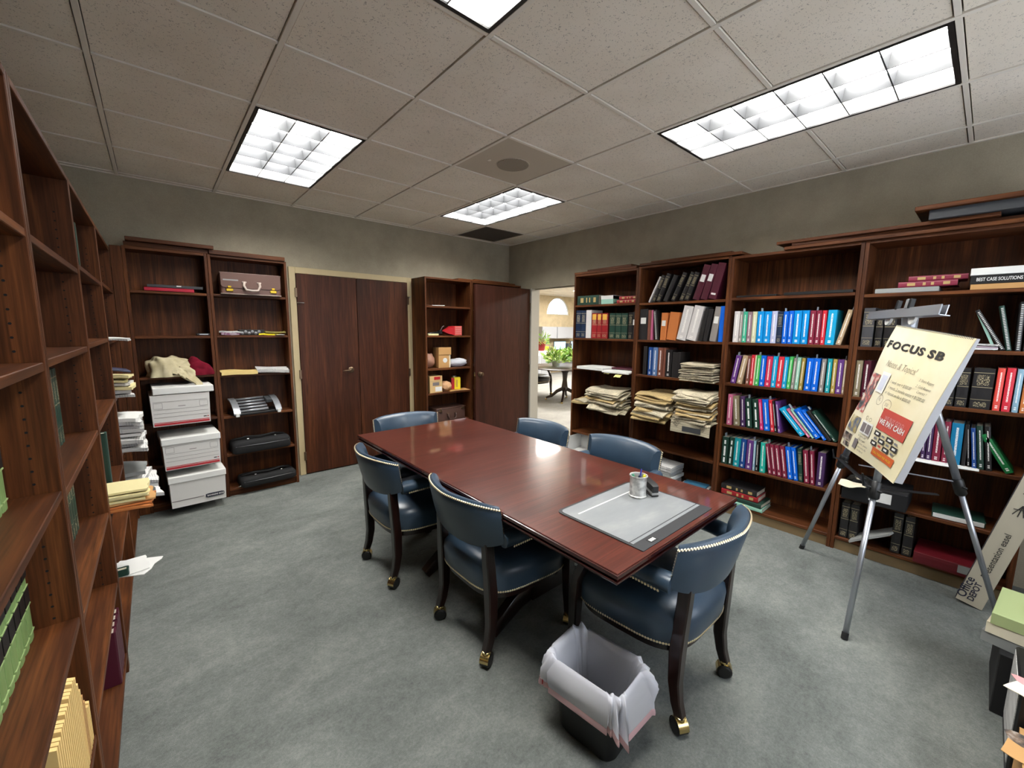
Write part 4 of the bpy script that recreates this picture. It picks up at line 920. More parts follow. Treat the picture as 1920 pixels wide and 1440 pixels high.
o = cloth('sweater', mat_cloth('cream_knit', lin(178, 166, 130), lin(206, 196, 164)), 'crumpled cream sweater on the shelf above the file boxes', None, .17, .12, .165, 3); o.location = (-.40, 2.35, 1.1156); o.rotation_euler = (0, 0, R(-6))
def sleeve(u, v):
    a = 2*math.pi*u; t = v; c = Vector((.02+.16*t, -.10-.06*t, .05-.13*t*t)); rr = .05*(1-.35*t)
    return c+Vector((rr*math.cos(a)*.6+.01*math.sin(9*t), rr*math.sin(a)*.35, rr*math.sin(a)*.5+.012*math.sin(7*a+5*t)))
MB().grid(sleeve, 18, 12).build('sleeve', o.data.materials[0], o, True)
o = cloth('sweater', mat_cloth('maroon_knit', lin(88, 16, 30), lin(122, 26, 44)), 'crumpled dark red sweater beside the cream one', None, .09, .10, .125, 9); o.location = (-.232, 2.37, 1.1156)
# thin things on the upper shelves
o = MB().box(-.19, .16, -.09, .09, 0, .022, .002).build('ring_binder', M['darkgrey']); o.location = (-.31, 2.40, 1.8245); tag(o, 'thin dark grey binder lying on a red folder', 'binder')
MB().box(-.01, .02, -.0915, -.09, .012, .02).build('label_tag', M['white'], o)
o = MB().box(-.155, .155, -.1, .1, 0, .026, .002).build('document_case', simple('case_red', (172, 18, 48), .35)); o.location = (-.365, 2.395, 1.7956); tag(o, 'bright red flat case on the top left shelf', 'folder')
o = MB().box(-.05, .05, -.05, .05, 0, .02, .006).build('phone_case', M['blackplastic']); o.location = (-.17, 2.36, 1.4436); tag(o, 'small black gadget lying alone on left corner shelf', 'gadget'); MB().box(-.03, .03, -.0515, -.049, .008, .015).build('silver_strip', M['steel'], o)
# briefcases
def briefcase(label, loc, rz, w, d, h, mat, flap, trim, hw):
    b = thing('briefcase', label, 'briefcase', loc, rz, 'brown leather briefcases')
    mb = MB(); mb.loft([rrect(w, d, .02, z) for z in (.004, h-.01)]+[rrect(w-.006, d-.006, .018, h)]); mb.build('body', mat, b, 40)
    for z in (.004, h-.006):
        mb = MB(); mb.tube([(-w-.001, -d-.001, z), (w+.001, -d-.001, z)], .004, 6); mb.build('edge_piping', trim, b, True)
    if flap:
        pts = [(-w+.004, h-.004), (-w+.004, h*.42), (-w+.012, h*.34), (-w+.035, h*.3), (w-.035, h*.3), (w-.012, h*.34), (w-.004, h*.42), (w-.004, h-.004)]
        MB().loft([[Vector((x, -d-.001-o, z)) for x, z in pts] for o in (0, .006)]).build('flap', mat, b)
        MB().box(-w+.02, -w+.13, -d-.0076, -d-.007, h*.62, h*.68).build('paper_label', M['grey_card'], b)
    for sx in (-1, 1):
        lx = sx*w*.72 if flap else sx*w*.78; lz = h*.2 if flap else h*.82
        lk = MB().box(lx-.026, lx+.026, -d-.012, -d-.002, lz-.012, lz+.012, .004).build('lock', hw, b)
        MB().box(lx-.014, lx+.014, -d-.014, -d-.006, lz+.016, lz+.034, .004).build('lock_clasp', hw, lk)
    hz = h*.52 if flap else h*.5
    hd = MB().tube([(-.055, -d-.012, hz+.01), (-.06, -d-.022, hz-.02), (-.045, -d-.028, hz-.055), (0, -d-.03, hz-.06), (.045, -d-.028, hz-.055), (.06, -d-.022, hz-.02), (.055, -d-.012, hz+.01)], .0105, 10).build('handle', trim, b, True)
    for sx in (-1, 1): MB().box(sx*.055-.018, sx*.055+.018, -d-.014, -d-.004, hz+.004, hz+.018, .004).build('handle_mount', hw if not flap else trim, hd)
    return b
simple('brief', (96, 68, 58), .42); simple('brief_trim', (176, 160, 150), .35); simple('brief2', (74, 50, 42), .5)
briefcase('brown leather briefcase with gold locks on the top shelf', (.20, 2.375, 1.7976), R(-2), .228, .105, .185, M['brief'], True, M['brief_trim'], M['gold'])
briefcase('old brown suitcase-style case low behind the table end', (2.20, 2.33, .4006), R(4), .215, .12, .165, M['brief2'], False, M['brief2'], M['bronze'])
# small stuff on second shelf
o = sheet('magazine', .15, .14, .022, M['magazine'], 41, .003); o.location = (.02, 2.385, 1.4466); o.rotation_euler = (0, 0, R(90)); tag(o, 'pinkish magazine on the shelf below the briefcase', 'magazine')
o = sheet('magazine', .15, .16, .012, M['printed'], 42, .003); o.location = (.03, 2.39, 1.4696); o.rotation_euler = (0, 0, R(80)); tag(o, 'white leaflet on top of the pinkish magazine', 'magazine')
o = MB().box(-.10, .10, -.04, .04, 0, .05, .004).build('lace_box', simple('lace', (34, 32, 30), .8)); o.location = (.185, 2.39, 1.4466); tag(o, 'black patterned box between magazine and yellow packets', 'box')
for k in range(6): MB().lathe([(.012, 0), (.014, .003), (.006, .006), (0, .006)], 10, M=Matrix.Translation((-.075+.026*k, -.0405, .018+.012*(k % 2))) @ Matrix.Rotation(R(90), 4, 'X')).build('rosette', M['greymetal'], o)
for k, (x, z, mt, lb) in enumerate(((.33, 1.4466, 'yellow', 'yellow packet on the shelf below the briefcase'), (.37, 1.4606, 'olive_pk', 'olive camouflage packet lying on the yellow packet'))):
    if mt not in M: simple(mt, (128, 118, 54), .5)
    o = sheet('packet', .1, .17, .013, M[mt], 51+k, .005); o.location = (x, 2.385, z); o.rotation_euler = (0, 0, R(80+14*k)); tag(o, lb, 'packet')
o = sheet('paper', .07, .07, .003, M['white'], 55, .003); o.location = (.40, 2.31, 1.4466); tag(o, 'small white slip at the shelf front under the packets', 'paper')
o = sheet('envelope', .19, .27, .026, M['manila_d'] if 'manila_d' in M else simple('manila_d', (222, 196, 128), .7), 61, .004, lambda x: -2*max(0, -.06-x)**2); o.location = (.06, 2.36, 1.1006); o.rotation_euler = (0, 0, R(87)); tag(o, 'manila envelope on the shelf above the silver rack', 'envelope')
o.rotation_euler = (0, 0, R(0)); o.data.transform(Matrix.Rotation(R(90), 4, 'Z'))
o = sheet('paper', .26, .19, .028, M['printed'], 62, .006); o.location = (.325, 2.36, 1.103); o.rotation_euler = (R(3), R(3), R(-4)); tag(o, 'white printed papers right of the manila envelope', 'paper')
# silver folding laptop stand / rack
b = thing('printer_stand', 'silver ribbed fold-up office device on lower shelf by closet door', 'device', (.165, 2.34, .7356), R(5))
MB().box(-.19, .19, -.07, .12, .0, .02, .004).build('base', M['blackplastic'], b)
for k in range(5): MB().tube([(-.15, -.06+.035*k, .035+.022*k), (.09, -.06+.035*k, .04+.022*k)], .012, 10).build('ribbed_bar', M['lockgrey'], b, True)
for sx in (-1, 1):
    mb = MB(); mb.loft([[Vector((sx*(.165+w), y, z)) for w in (-.025, .025)]+[Vector((sx*(.165+w), y, z-.012)) for w in (.025, -.025)] for y, z in ((-.115, .03), (-.09, .062), (-.04, .1), (.03, .13), (.1, .14))]); mb.build('side_arm', M['lockgrey'], b, 30)
    MB().box(sx*.165-.014, sx*.165+.014, -.124, -.105, .0, .032, .003).build('foot', M['white'], b)
MB().box(.085, .135, -.01, .09, .09, .125, .004, M=Matrix.Rotation(R(12), 4, 'X')).build('display', M['darkgrey'], b)
# black bags
def bag(label, loc, rz, w, d, h, n):
    b = thing('laptop_bag', label, 'bag', loc, rz, 'black laptop bags')
    MB().loft([rrect(w-i, d-i*.6, .03, z, 4) for z, i in ((0, .012), (.012, 0), (h*.7, .002), (h*.92, .012), (h, .035))]).build('body', M['blackfabric'], b, 50)
    MB().tube([(-w+.02, -d+.004, h*.62), (0, -d-.003, h*.6), (w-.02, -d+.004, h*.62)], .003, 6).build('zipper', M['greymetal'], b, True)
    MB().tube([(-w*.9, 0, h), (-w*.5, -.03, h+.03), (0, -.04, h+.018), (w*.5, -.02, h+.028), (w*.95, .01, h*.9)], (.018, .004), 8).build('shoulder_strap', M['blackfabric'], b, True)
    for sx in (-.45, .5): MB().box(w*sx-.008, w*sx+.008, -d*.4, -d*.4+.012, h+.0, h+.008, .002).build('buckle', M['steel'], b)
    return b
bag('black laptop bag on the shelf below the silver device', (.19, 2.36, .3906), R(3), .235, .11, .11, 0)
bag('black laptop bag with buckles on the bottom shelf by the door casing', (.225, 2.355, .0716), R(4), .23, .11, .085, 1)
o = MB().tube([(0, 0, .012), (.03, -.01, .02), (.05, .0, .012), (.03, .015, .006), (0, .0, .012)], .003, 6).build('key_ring', M['steel'], None, True); o.location = (-.02, 2.28, .072); tag(o, 'small metal clip on the bottom shelf beside the black bag', 'clip')
# ------------------------------------------------------------------ shelf unit by the open door
o = sheet('paper', .17, .2, .006, M['white'], 71, .003); o.location = (2.03, 2.28, 1.781); tag(o, 'thin white papers on the shelf unit, topmost shelf', 'paper')
b = thing('gift_bag', 'coral red paper bag lying on its side', 'paper bag', (2.26, 2.30, 1.4406), R(6))
mb = MB(); mb.loft([[Vector((x, -y, 0)), Vector((x, y, 0)), Vector((x, y, z)), Vector((x, -y, z))] for x, y, z in ((.13, .06, .115), (.02, .06, .112))], True); mb.build('bag_base', M['pinkred'], b)
mb = MB(); mb.loft([[Vector((x, -y, z0)), Vector((x, y, z0)), Vector((x, y, z)), Vector((x, -y, z))] for x, y, z0, z in ((.02, .06, 0, .112), (-.06, .045, .02, .075), (-.12, .03, .045, .052))], True); mb.build('bag_mouth', M['red'], b)
for k in range(4): MB().box(.03, .12, -.0608, -.06, .025+.022*k, .031+.022*k).build('printed_line', M['pink'], b)
b = thing('tripod', 'black folded camera tripod beside the coral bag', 'tripod', (2.03, 2.30, 1.4406), R(10))
for k in range(3): MB().tube([(-.13, -.02+.025*k, .014), (.09, -.01+.015*k, .02+.02*(k == 1))], .011, 8).build('leg', M['blackplastic'], b, True)
MB().box(.07, .12, -.025, .025, .012, .06, .006).build('head', M['blackplastic'], b); MB().tube([(.1, 0, .055), (.13, .0, .1), (.15, -.01, .115)], .005, 6).build('pan_handle', M['steel'], b, True)
o = MB().box(-.07, .07, -.04, .04, 0, .02, .003).build('notepad', M['manila']); o.location = (1.96, 2.23, 1.4406); tag(o, 'manila pad at the shelf front under the black tripod', 'notepad')
def crumple(name, cat, label, mat, loc, rx, ry, rz, seed, amp=.02):
    def f(u, v):
        a = 2*math.pi*u; b = math.pi*(v-.5); d = Vector((math.cos(a)*math.cos(b), math.sin(a)*math.cos(b), math.sin(b)))
        n = 1+amp*8*noise.noise(d*2.6+Vector((seed, 0, 0)))+amp*5*abs(noise.noise(d*6+Vector((0, seed, 0))))
        return Vector((d.x*rx*n, d.y*ry*n, max(-rz, d.z*rz*n)+rz))
    o = MB().grid(f, 22, 14).build(name, mat, None, 40); o.location = loc; return tag(o, label, cat)
crumple('plastic_bag', 'plastic bag', 'crumpled pinkish plastic bag left of the kraft carton', simple('rose_bag', (176, 130, 108), .5), (1.955, 2.31, 1.056), .07, .07, .085, 4)
b = thing('carton', 'kraft cardboard carton with white sticker, standing', 'carton', (2.13, 2.29, 1.0556), R(-4))
MB().box(-.085, .055, -.08, .08, 0, .24, .002).build('box_body', M['kraft'], b); MB().box(-.087, .08, -.085, -.08, .155, .245, .002).build('front_flap', M['kraft'], b)
MB().lathe([(.03, 0), (.03, .001), (0, .001)], 8, M=Matrix.Translation((.0, -.0802, .09)) @ Matrix.Rotation(R(90), 4, 'X')).build('round_sticker', M['white'], b)
MB().box(.055, .078, -.075, .07, 0, .17, .006).build('foam_liner', M['cream'], b)
crumple('plastic_bag', 'plastic bag', 'crumpled white plastic bag right of the kraft carton', M['liner'], (2.36, 2.30, 1.056), .13, .08, .05, 8)
b = thing('carton', 'tan carton with red label and white sticker', 'carton', (1.98, 2.28, .7656), R(3))
MB().box(-.08, .095, -.08, .08, 0, .20, .002).build('box_body', simple('tan_box', (206, 172, 118), .7), b); MB().box(-.02, .065, -.0812, -.0795, .155, .19).build('red_label', M['red'], b)
MB().box(-.005, .085, -.0812, -.0795, .015, .07).build('white_sticker', M['white'], b); MB().box(-.04, .05, -.0808, -.0795, .085, .125).build('printed_mark', M['grey_ink'], b); MB().box(-.078, .093, -.0806, -.0795, .137, .139).build('lid_seam', M['grey_ink'], b)
crumple('paper_bag', 'paper bag', 'crumpled brown paper bag between carton and yellow box', simple('brown_paper', (206, 160, 118), .7), (2.16, 2.27, .766), .075, .07, .06, 12, .03)
b = thing('tin', 'yellow and red rectangular tin on a brown sheet', 'tin', (2.315, 2.28, .7736), R(-25))
MB().box(-.055, .055, -.04, .04, 0, .15, .003).build('can_body', M['yellow'], b); MB().box(-.0562, -.0545, -.04, .04, .004, .146).build('red_side', M['red'], b)
MB().box(-.055, -.02, -.0412, -.0395, .004, .146).build('red_panel', M['red'], b); MB().box(.005, .018, -.0412, -.0398, .03, .12).build('printed_text', M['kraft'], b); MB().lathe([(.016, .15), (.016, .165), (0, .165)], 14, (-.02, 0, 0)).build('cap', M['white'], b, 40)
o = sheet('paper_sheet', .30, .16, .005, M['kraft'], 81, .004); o.data.transform(Matrix.Rotation(0, 4, 'Z')); o.location = (2.33, 2.26, .7662); tag(o, 'brown paper sheet under the yellow tin', 'paper')
crumple('plastic_wrap', 'plastic wrap', 'small ball of clear plastic wrap behind the yellow tin', M['liner'], (2.395, 2.38, .7722), .045, .04, .07, 21, .04)
# ------------------------------------------------------------------ easel with flip chart
F = [Vector((2.014, -1.713, 0)), Vector((2.875, -1.311, 0)), Vector((2.776, -2.227, 0))]
AP = Vector((2.551, -1.742, 1.595)); E0 = Vector((2.551, -1.742, 0))
ez = thing('easel', 'aluminium tripod presentation easel with black collars', 'easel', E0)
fn = Vector((-.4183, .8943, .159)).normalized()                    # front face normal
eu = Vector((-.906, -.4233, 0)).normalized()                       # rightwards along the front
for k, f in enumerate(F):
    a, b = f-E0, AP-E0; d = b-a
    P = lambda s: a+d*s
    lg = MB().tube([P(.012), P(.47)], .0125, 14).build('leg', M['alu'], ez, True)
    MB().tube([P(.44), P(.97)], .0165, 14).build('upper_tube', M['alu'], lg, True)
    MB().tube([P(0), P(.02)], [.0145, .0145], 12).build('rubber_tip', M['rubber'], lg, 40)
    c = MB().tube([P(.425), P(.43), P(.475), P(.48)], [.017, .024, .024, .018], 12).build('collar', M['blackplastic'], lg, 40)
    p = P(.455); MB().tube([p, p+Vector((-.02, -.02, .0))*1.4], .007, 8).build('lock_knob', M['blackplastic'], lg, True)
MB().tube([AP-E0-Vector((0, 0, .09)), AP-E0+Vector((0, 0, .012))], [.03, .034], 14).build('hub', M['lockgrey'], ez, 40)
# top clamp bar with its two turn knobs
Bc = AP-E0+fn*.035+Vector((0, 0, .03)); hw = .425
Mb = Matrix.Translation(Bc+Vector((.02, .01, 0))) @ Matrix((eu, fn, eu.cross(fn))).transposed().to_4x4()
bar = MB().box(-hw, hw, .006, .012, -.024, .024, .001, M=Mb).build('clamp_bar', M['lockgrey'], ez)
MB().box(-hw, hw, -.03, .006, .02, .024, 0, M=Mb).build('bar_flange', M['alu'], bar)
MB().box(-hw, hw, -.016, -.012, -.024, .02, 0, M=Mb).build('bar_web', M['alu'], bar)
for x in (-.16, .13):
    MB().lathe([(.038, -.006), (.038, .006), (0, .006)], 20, M=Mb @ Matrix.Translation((x, -.012, .022)) @ Matrix.Rotation(R(90), 4, 'X')).build('turn_knob', M['white'], bar, 40)
for x, m in ((-.04, 'blackplastic'), (.075, 'lockgrey'), (.11, 'blackplastic')):
    MB().box(x-.012, x+.012, -.005, .016, -.07, -.02, .003, M=Mb).build('hook_clip', M[m], bar)
# pad support arms and spreader strut
cl = [(F[k]-E0)*(1-.46)+(AP-E0)*.46 for k in range(3)]
MB().tube([cl[0], cl[0]+fn*.05, cl[0]+fn*.06+Vector((0, 0, .06))], [(.012, .006), (.012, .006), (.008, .004)], 8).build('pad_rest', M['blackplastic'], ez, 40)
MB().tube([cl[1], cl[1]+fn*.05, cl[1]+fn*.06+Vector((0, 0, .05))], [(.012, .006), (.012, .006), (.008, .004)], 8).build('pad_rest', M['blackplastic'], ez, 40)
MB().tube([cl[0]+fn*.02, cl[1]+fn*.02], (.014, .005), 8).build('lower_rail', M['blackplastic'], ez, 40)
MB().tube([cl[2]+Vector((-.01, .01, .015)), (cl[0]+cl[1])/2+Vector((0, 0, .045))], (.008, .004), 8).build('spreader_strut', M['alu'], ez, 40)
MB().tube([cl[0], cl[0]+(cl[2]-cl[0])*.75-Vector((0, 0, .05))], (.013, .006), 8).build('spreader_strut', M['blackplastic'], ez, 40)
# the pad: bent sheet surface through its four corners
TL, TRc, BR, BL = Vector((2.545, -1.694, 1.568)), Vector((1.880, -1.996, 1.508)), Vector((2.035, -1.815, .838)), Vector((2.69, -1.497, .842))
def pad_pt(s, t, off=0.0):
    p = (TL*(1-s)+TRc*s)*(1-t)+(BL*(1-s)+BR*s)*t
    curl = -.012*max(0, .32-s)**2*8*math.sin(min(t*1.25, 1)*math.pi)           # left edge rolls back
    wav = .012*math.sin(t*9+s*2)*max(0, .5-s)+.03*max(0, t-.82)**1.5*math.sin(s*7+.6)*3
    bow = .018*math.sin(math.pi*t)*(1-.4*s)
    return p+fn*(curl+wav+bow+off)
simple('padpaper', (226, 214, 172), .8); simple('padwhite', (206, 208, 214), .8)
m = M['padpaper']; t = NT(m); nz = t.n('Noise', {'Vector': t.coords(vary=False), 'Scale': 3.5, 'Detail': 3}).outputs[0]
t.color(t.ramp(nz, [(.3, lin(218, 206, 162)), (.7, lin(228, 221, 196))]))
fc = thing('flip_chart', 'worn cream flip chart pad with handwriting and pasted adverts', 'flip chart', TL)
def padmap(me, x0, y0, sc=1.0, off=.0015, rot=0):
    """flat x,y (metres from the pad's top left, y down) onto the bent sheet"""
    W, Hh = .73, .745; ca, sa = math.cos(R(rot)), math.sin(R(rot))
    for v in me.vertices:
        x, y = v.co.x*sc*ca-v.co.y*sc*sa, v.co.x*sc*sa+v.co.y*sc*ca
        s, tt = (x0+x)/W, (y0-y)/Hh
        v.co = pad_pt(min(max(s, 0), 1), min(max(tt, 0), 1), off+v.co.z)-TL
    return me
MB().slab(lambda u, v: pad_pt(u, v)-TL, lambda u, v: pad_pt(u, v, -.003)-TL, 26, 26).build('front_sheet', M['padpaper'], fc, 60)
MB().slab(lambda u, v: pad_pt(.04+u*.96, v*.99, -.0035)-TL, lambda u, v: TL*(1-.04-u*.96)*(1-v*.99)+TRc*(.04+u*.96)*(1-v*.99)+(BL*(1-.04-u*.96)+BR*(.04+u*.96))*(v*.99)-fn*(.012+.014*v)-TL, 14, 14).build('paper_block', M['padwhite'], fc, 30)
mb = MB()
for k in range(60):
    p = pad_pt(.02+.96*k/59, .0)-TL; mb.tube([p-fn*.006+Vector((0, 0, -.006)), p+Vector((0, 0, .004)), p+fn*.004+Vector((0, 0, -.006))], .0012, 4)
mb.build('spiral_edge', M['darkgrey'], fc, False, 'stuff')
def decal(name, x0, y0, w, h, mat, off=.002, rot=0, nx=5, ny=5):
    b = MB().grid(lambda u, v: Vector((u*w, -v*h, 0)), nx, ny); me = b.mesh(name); padmap(me, x0, y0, 1, off, rot)
    return link(name, me, M[mat], fc)
def words(name, s, x0, y0, size, mat='black_ink', off=.003, bold=0, rot=0, shear=0): return link(name, padmap(text_mesh(s, size, bold, shear=shear), x0, y0, 1, off, rot), M[mat], fc)
hx_ = .03
for ch in 'FOCUS SB':
    if ch == ' ': hx_ += .03; continue
    me = text_mesh(ch, .052, .0022); me.transform(Matrix.Scale(2.2, 4, (1, 0, 0))); wl = max(v.co.x for v in me.vertices)
    link('heading_letter', padmap(me, hx_, .118, 1, .002), M['black_ink'], fc); hx_ += wl+.01
def mphoto(name, cols, sc):
    m = base_mat(name, cols[0], .5); t = NT(m); n = t.n('Noise', {'Vector': t.coords(vary=False), 'Scale': sc, 'Detail': 3}).outputs[0]
    t.color(t.ramp(n, [(.32+.1*k, c) for k, c in enumerate(cols)])); M[name] = m
mphoto('photo_a', [lin(40, 44, 46), lin(96, 100, 100), lin(190, 90, 80), lin(210, 205, 190)], 22)
mphoto('photo_b', [lin(70, 78, 92), lin(110, 118, 130), lin(170, 150, 90), lin(205, 200, 170)], 14)
mphoto('photo_c', [lin(38, 36, 36), lin(60, 58, 56), lin(120, 100, 84), lin(170, 160, 150)], 26)
decal('pasted_photo', .005, .27, .125, .235, 'photo_a'); decal('pasted_photo', .02, .535, .13, .10, 'photo_b', nx=4, ny=4)
decal('pasted_photo', .005, .65, .12, .05, 'photo_c'); decal('pasted_photo', .04, .705, .09, .028, 'photo_c')
decal('white_card', .148, .245, .10, .115, 'white', .004); decal('card_frame', .168, .262, .062, .085, 'lv_ink' if 'lv_ink' in M else (simple('lv_ink', (206, 210, 224), .7) and 'lv_ink'), .005)
decal('white_card', .19, .535, .13, .075, 'white', .004); decal('grey_panel', .20, .545, .05, .055, 'grey_ink', .005); decal('grey_panel', .26, .545, .05, .055, 'grey_ink', .005)
decal('grey_panel', .175, .655, .045, .06, 'grey_ink', .004)
simple('ad_red', (186, 74, 62), .6); simple('ad_orange', (198, 92, 44), .6)
decal('red_advert', .35, .42, .30, .12, 'ad_red', .003); decal('orange_advert', .40, .64, .25, .045, 'ad_orange', .003)
words('advert_lettering', 'WE PAY CASH', .362, .506, .041, 'white', .0045, .001); words('advert_lettering', 'WE BUY GOLD', .40, .475, .03, 'pink', .0045)
words('advert_lettering', 'CALL TODAY FOR PRICES', .42, .67, .018, 'yellow', .0045)
for i in range(4):
    for j in range(3):
        if (i+j) % 2 == 0: decal('advert_square', .36+.07*i, .55+.029*j, .068, .027, 'black_ink', .0035, 0, 2, 1)
for i in range(4):
    for j in range(3): decal('advert_item', .378+.07*i, .558+.029*j, .034, .011, ('ad_red' if (i+2*j) % 5 == 0 else 'lockgrey') if (i+j) % 2 else 'white', .0042, 0, 2, 1)
simple('pencil', (150, 140, 118), .8)
words('handwriting', 'Notes & Topics!', .13, .215, .05, 'pencil', .002, -.0004, 0, .3)
for k, (s, x, y) in enumerate((('1 week rent = $300.00', .27, .29), ('1 month, 2 months notice = $1200.00', .275, .32), ('or deposit on file is $200.00', .27, .35), ('3. Short Report', .52, .235), ('2. Gold Reserve', .52, .265), ('Contract ?', .55, .29))):
    words('handwriting', s, x, y, .024 if k < 3 else .02, 'black_ink', .002, -.0002, 0, .25)
def ring(x, y, rx, ry):
    mb = MB(); n = 20
    mb.add([Vector((x_, y_, 0)) for k in range(n) for x_, y_ in ((rx*math.cos(2*math.pi*k/n), ry*math.sin(2*math.pi*k/n)), ((rx-.003)*math.cos(2*math.pi*k/n), (ry-.003)*math.sin(2*math.pi*k/n)))], [(2*k, 2*k+1, (2*k+3) % (2*n), (2*k+2) % (2*n)) for k in range(n)])
    link('circled_note', padmap(mb.mesh('circled_note'), x, y, 1, .002), M['pencil'], fc)
ring(.255, .395, .033, .03); ring(.355, .405, .046, .032); words('handwriting', '42', .24, .40, .026, 'pencil', .002); words('handwriting', '350', .33, .412, .026, 'pencil', .002); ring(.215, .515, .014, .012); ring(.26, .518, .016, .012)
for k in range(5): words('handwriting', ['list items cash', 'bring all gold', 'and silver jewelry', 'open every day', 'no fees or'][k], .19+.012*k, .635+.021*k, .018, 'black_ink', .002, -.0002, 0, .25)
# easel shipping carton leaning on the bookcase
eb = thing('easel_carton', 'long grey-beige carton leaning against the right bookcase', 'carton', (2.87, -2.15, .0), 0)
A0 = Vector((0, .095, .004)); dv = Vector((.055, -.185, .86)).normalized(); sd = Vector((-.05, -.86, -.2)); sd = (sd-dv*sd.dot(dv)).normalized(); nn = dv.cross(sd).normalized()
if nn.x > 0: nn = -nn
# local frame: x = across the face, y = along, z = out of the face
Mc = Matrix.Translation(A0) @ Matrix((sd, dv, nn)).transposed().to_4x4()
simple('carton_grey', (176, 168, 148), .8); simple('carton_edge', (60, 56, 60), .8)
wc, lc = .105, 1.16
MB().box(0, wc, .02, lc, -.07, 0, .0015, M=Mc).build('carton_body', M['carton_grey'], eb)
MB().box(-.0012, 0, .02, lc, -.069, -.001, 0, M=Mc).build('purple_edge', M['carton_edge'], eb)
def ctext(s, size, along, across, bold=0):
    me = text_mesh(s, size, bold); me.transform(Mc @ Matrix(((0, 1, 0, across), (-1, 0, 0, along), (0, 0, 1, .0012), (0, 0, 0, 1))) @ Matrix.Scale(1, 4))
    return me
def ctext2(s, size, along, across, bold=0):
    me = text_mesh(s, size, bold); me.transform(Mc @ Matrix(((0, 1, 0, across), (1, 0, 0, along), (0, 0, 1, .0012), (0, 0, 0, 1))) @ Matrix.Scale(-1, 4, (0, 1, 0))); return me
link('brand_lettering', ctext2('Office', .052, .045, .03, .0008), M['navy_ink'], eb); link('brand_lettering', ctext2('DEPOT', .036, .045, .062, .0008), M['navy_ink'], eb)
link('product_lettering', ctext2('Presentation easel', .038, .20, .066, .0002), M['black_ink'], eb)
for k in range(3):
    mb = MB(); c0, l0 = .05, .62+.12*k
    for (x0, y0, x1, y1) in ((-.02, -.03, .0, .03), (.02, -.03, .0, .03), (-.025, .0, .025, .01), (0, .03, 0, -.035)):
        mb.tube([Mc @ Vector((c0+x0, l0+y0, .001)), Mc @ Vector((c0+x1, l0+y1, .001))], .0022, 4)
    mb.build('easel_pictogram', M['black_ink'], eb)
# ------------------------------------------------------------------ lower shelves behind the easel
def rbox(name, cat, label, x0, x1, y0, y1, z0, z1, mat, c=.003, rot=None):
    cx, cy = (x0+x1)/2, (y0+y1)/2
    o = MB().box(x0-cx, x1-cx, y0-cy, y1-cy, 0, z1-z0, c).build(name, M[mat]); o.location = (cx, cy, z0)
    if rot: o.rotation_euler = rot
    return tag(o, label, cat)
o = rbox('storage_box', 'box', 'black storage box with white label behind the easel legs', 3.0, 3.3, -1.80, -1.475, .4006, .512, 'blackfabric', .004); MB().box(-.1515, -.15, -.09, .02, .03, .095).build('box_label', M['white'], o)
b = thing('wristwatch', 'silver wristwatch in an open case on the black box', 'watch', (3.06, -1.56, .5126))
MB().lathe([(.03, .0), (.032, .012), (.026, .016), (0, .016)], 20, (0, 0, .03)).build('watch_face', M['steel'], b, 40); MB().tube([(.0, .06, .0), (0, .05, .03), (0, .02, .045), (0, -.02, .045), (0, -.05, .03), (0, -.06, .0)], (.014, .002), 8).build('watch_strap', M['blackplastic'], b, True)
o = sheet('paper', .1, .14, .003, M['cream'], 90, .01); o.location = (3.0, -1.53, .530); o.location.z = .5126; tag(o, 'curled cream slip on the black box beside the watch', 'paper')
flat_book('dark green cloth book with white page edge on the low right shelf', fg, 3.075, -2.02, .40, .22, .2, .034, 'dg', 'p', 3)
MB().box(0, .002, -.105, .105, .004, .03).build('page_edge', M['white'], bpy.data.objects[[x.name for x in bpy.data.objects if x.get('label', '').startswith('dark green cloth')][0]]).location = (-.002, 0, 0)
for k, (y, h) in enumerate(((-1.475, .25), (-1.525, .25), (-1.745, .27), (-1.80, .26))):
    book(y, .048, h, 0, 'bk', 'l', .097, 3.07, f'black binder on the bottom shelf behind the easel, {ORD[k]} from left', 'black binders on the bottom shelf')
o = sheet('magazine', .2, .24, .012, M['grey_card'], 93, .004); o.location = (3.10, -1.655, .165); o.rotation_euler = (R(-33), 0, R(-6)); tag(o, 'grey magazine slanting between black binders', 'magazine')
o = flat_book('large maroon album with paper label on the bottom right shelf', fg, 3.02, -2.03, .0965, .34, .27, .07, 'mr', 'p', 0); MB().box(-.001, .0, -.13, -.02, .02, .066).build('paper_label', M['grey_card'], o)
# spiral-bound volumes and binders at far right
simple('mint_card', (150, 190, 176), .6)
o = MB().box(0, .2, -.006, .006, 0, .24, .001).build('folder', M['mint_card']); o.location = (3.07, -2.055, 1.4336); o.rotation_euler = (R(-22), 0, 0); tag(o, 'mint green folder leaning between spiral-bound volumes', 'folder')
for k, (y, ln, lb) in enumerate(((-2.075, 28, 'black spiral-bound volume leaning furthest left by the mint folder'), (-2.095, 12, 'dark green spiral-bound volume right of the mint folder'))):
    book(y, .022, .25, ln, 'bk' if k == 0 else 'dg', 's', 1.433, 3.06, lb, 'spiral-bound volumes', name='spiral_volume', cat='book')
book(-2.125, .022, .265, 2, 'bk', 's', 1.433, 3.055, 'black volume with white wire spiral at the right picture edge', 'spiral-bound volumes', name='spiral_volume', cat='book')
book(-2.152, .045, .285, 0, 'bk', 'n', 1.433, 3.06, 'black binder with barcode label at the right picture edge', 'spiral-bound volumes', name='binder', cat='binder')
for k in range(3):
    o = sheet('magazine', .2, .25, .009, M[['white', 'magazine', 'printed'][k]], 95+k, .002); o.location = (3.15, -1.94, 1.4342+.0115*k); tag(o, f'thin magazine, {ORD[k]} from the bottom under the spiral volumes', 'magazine', 'magazines under the spiral volumes')
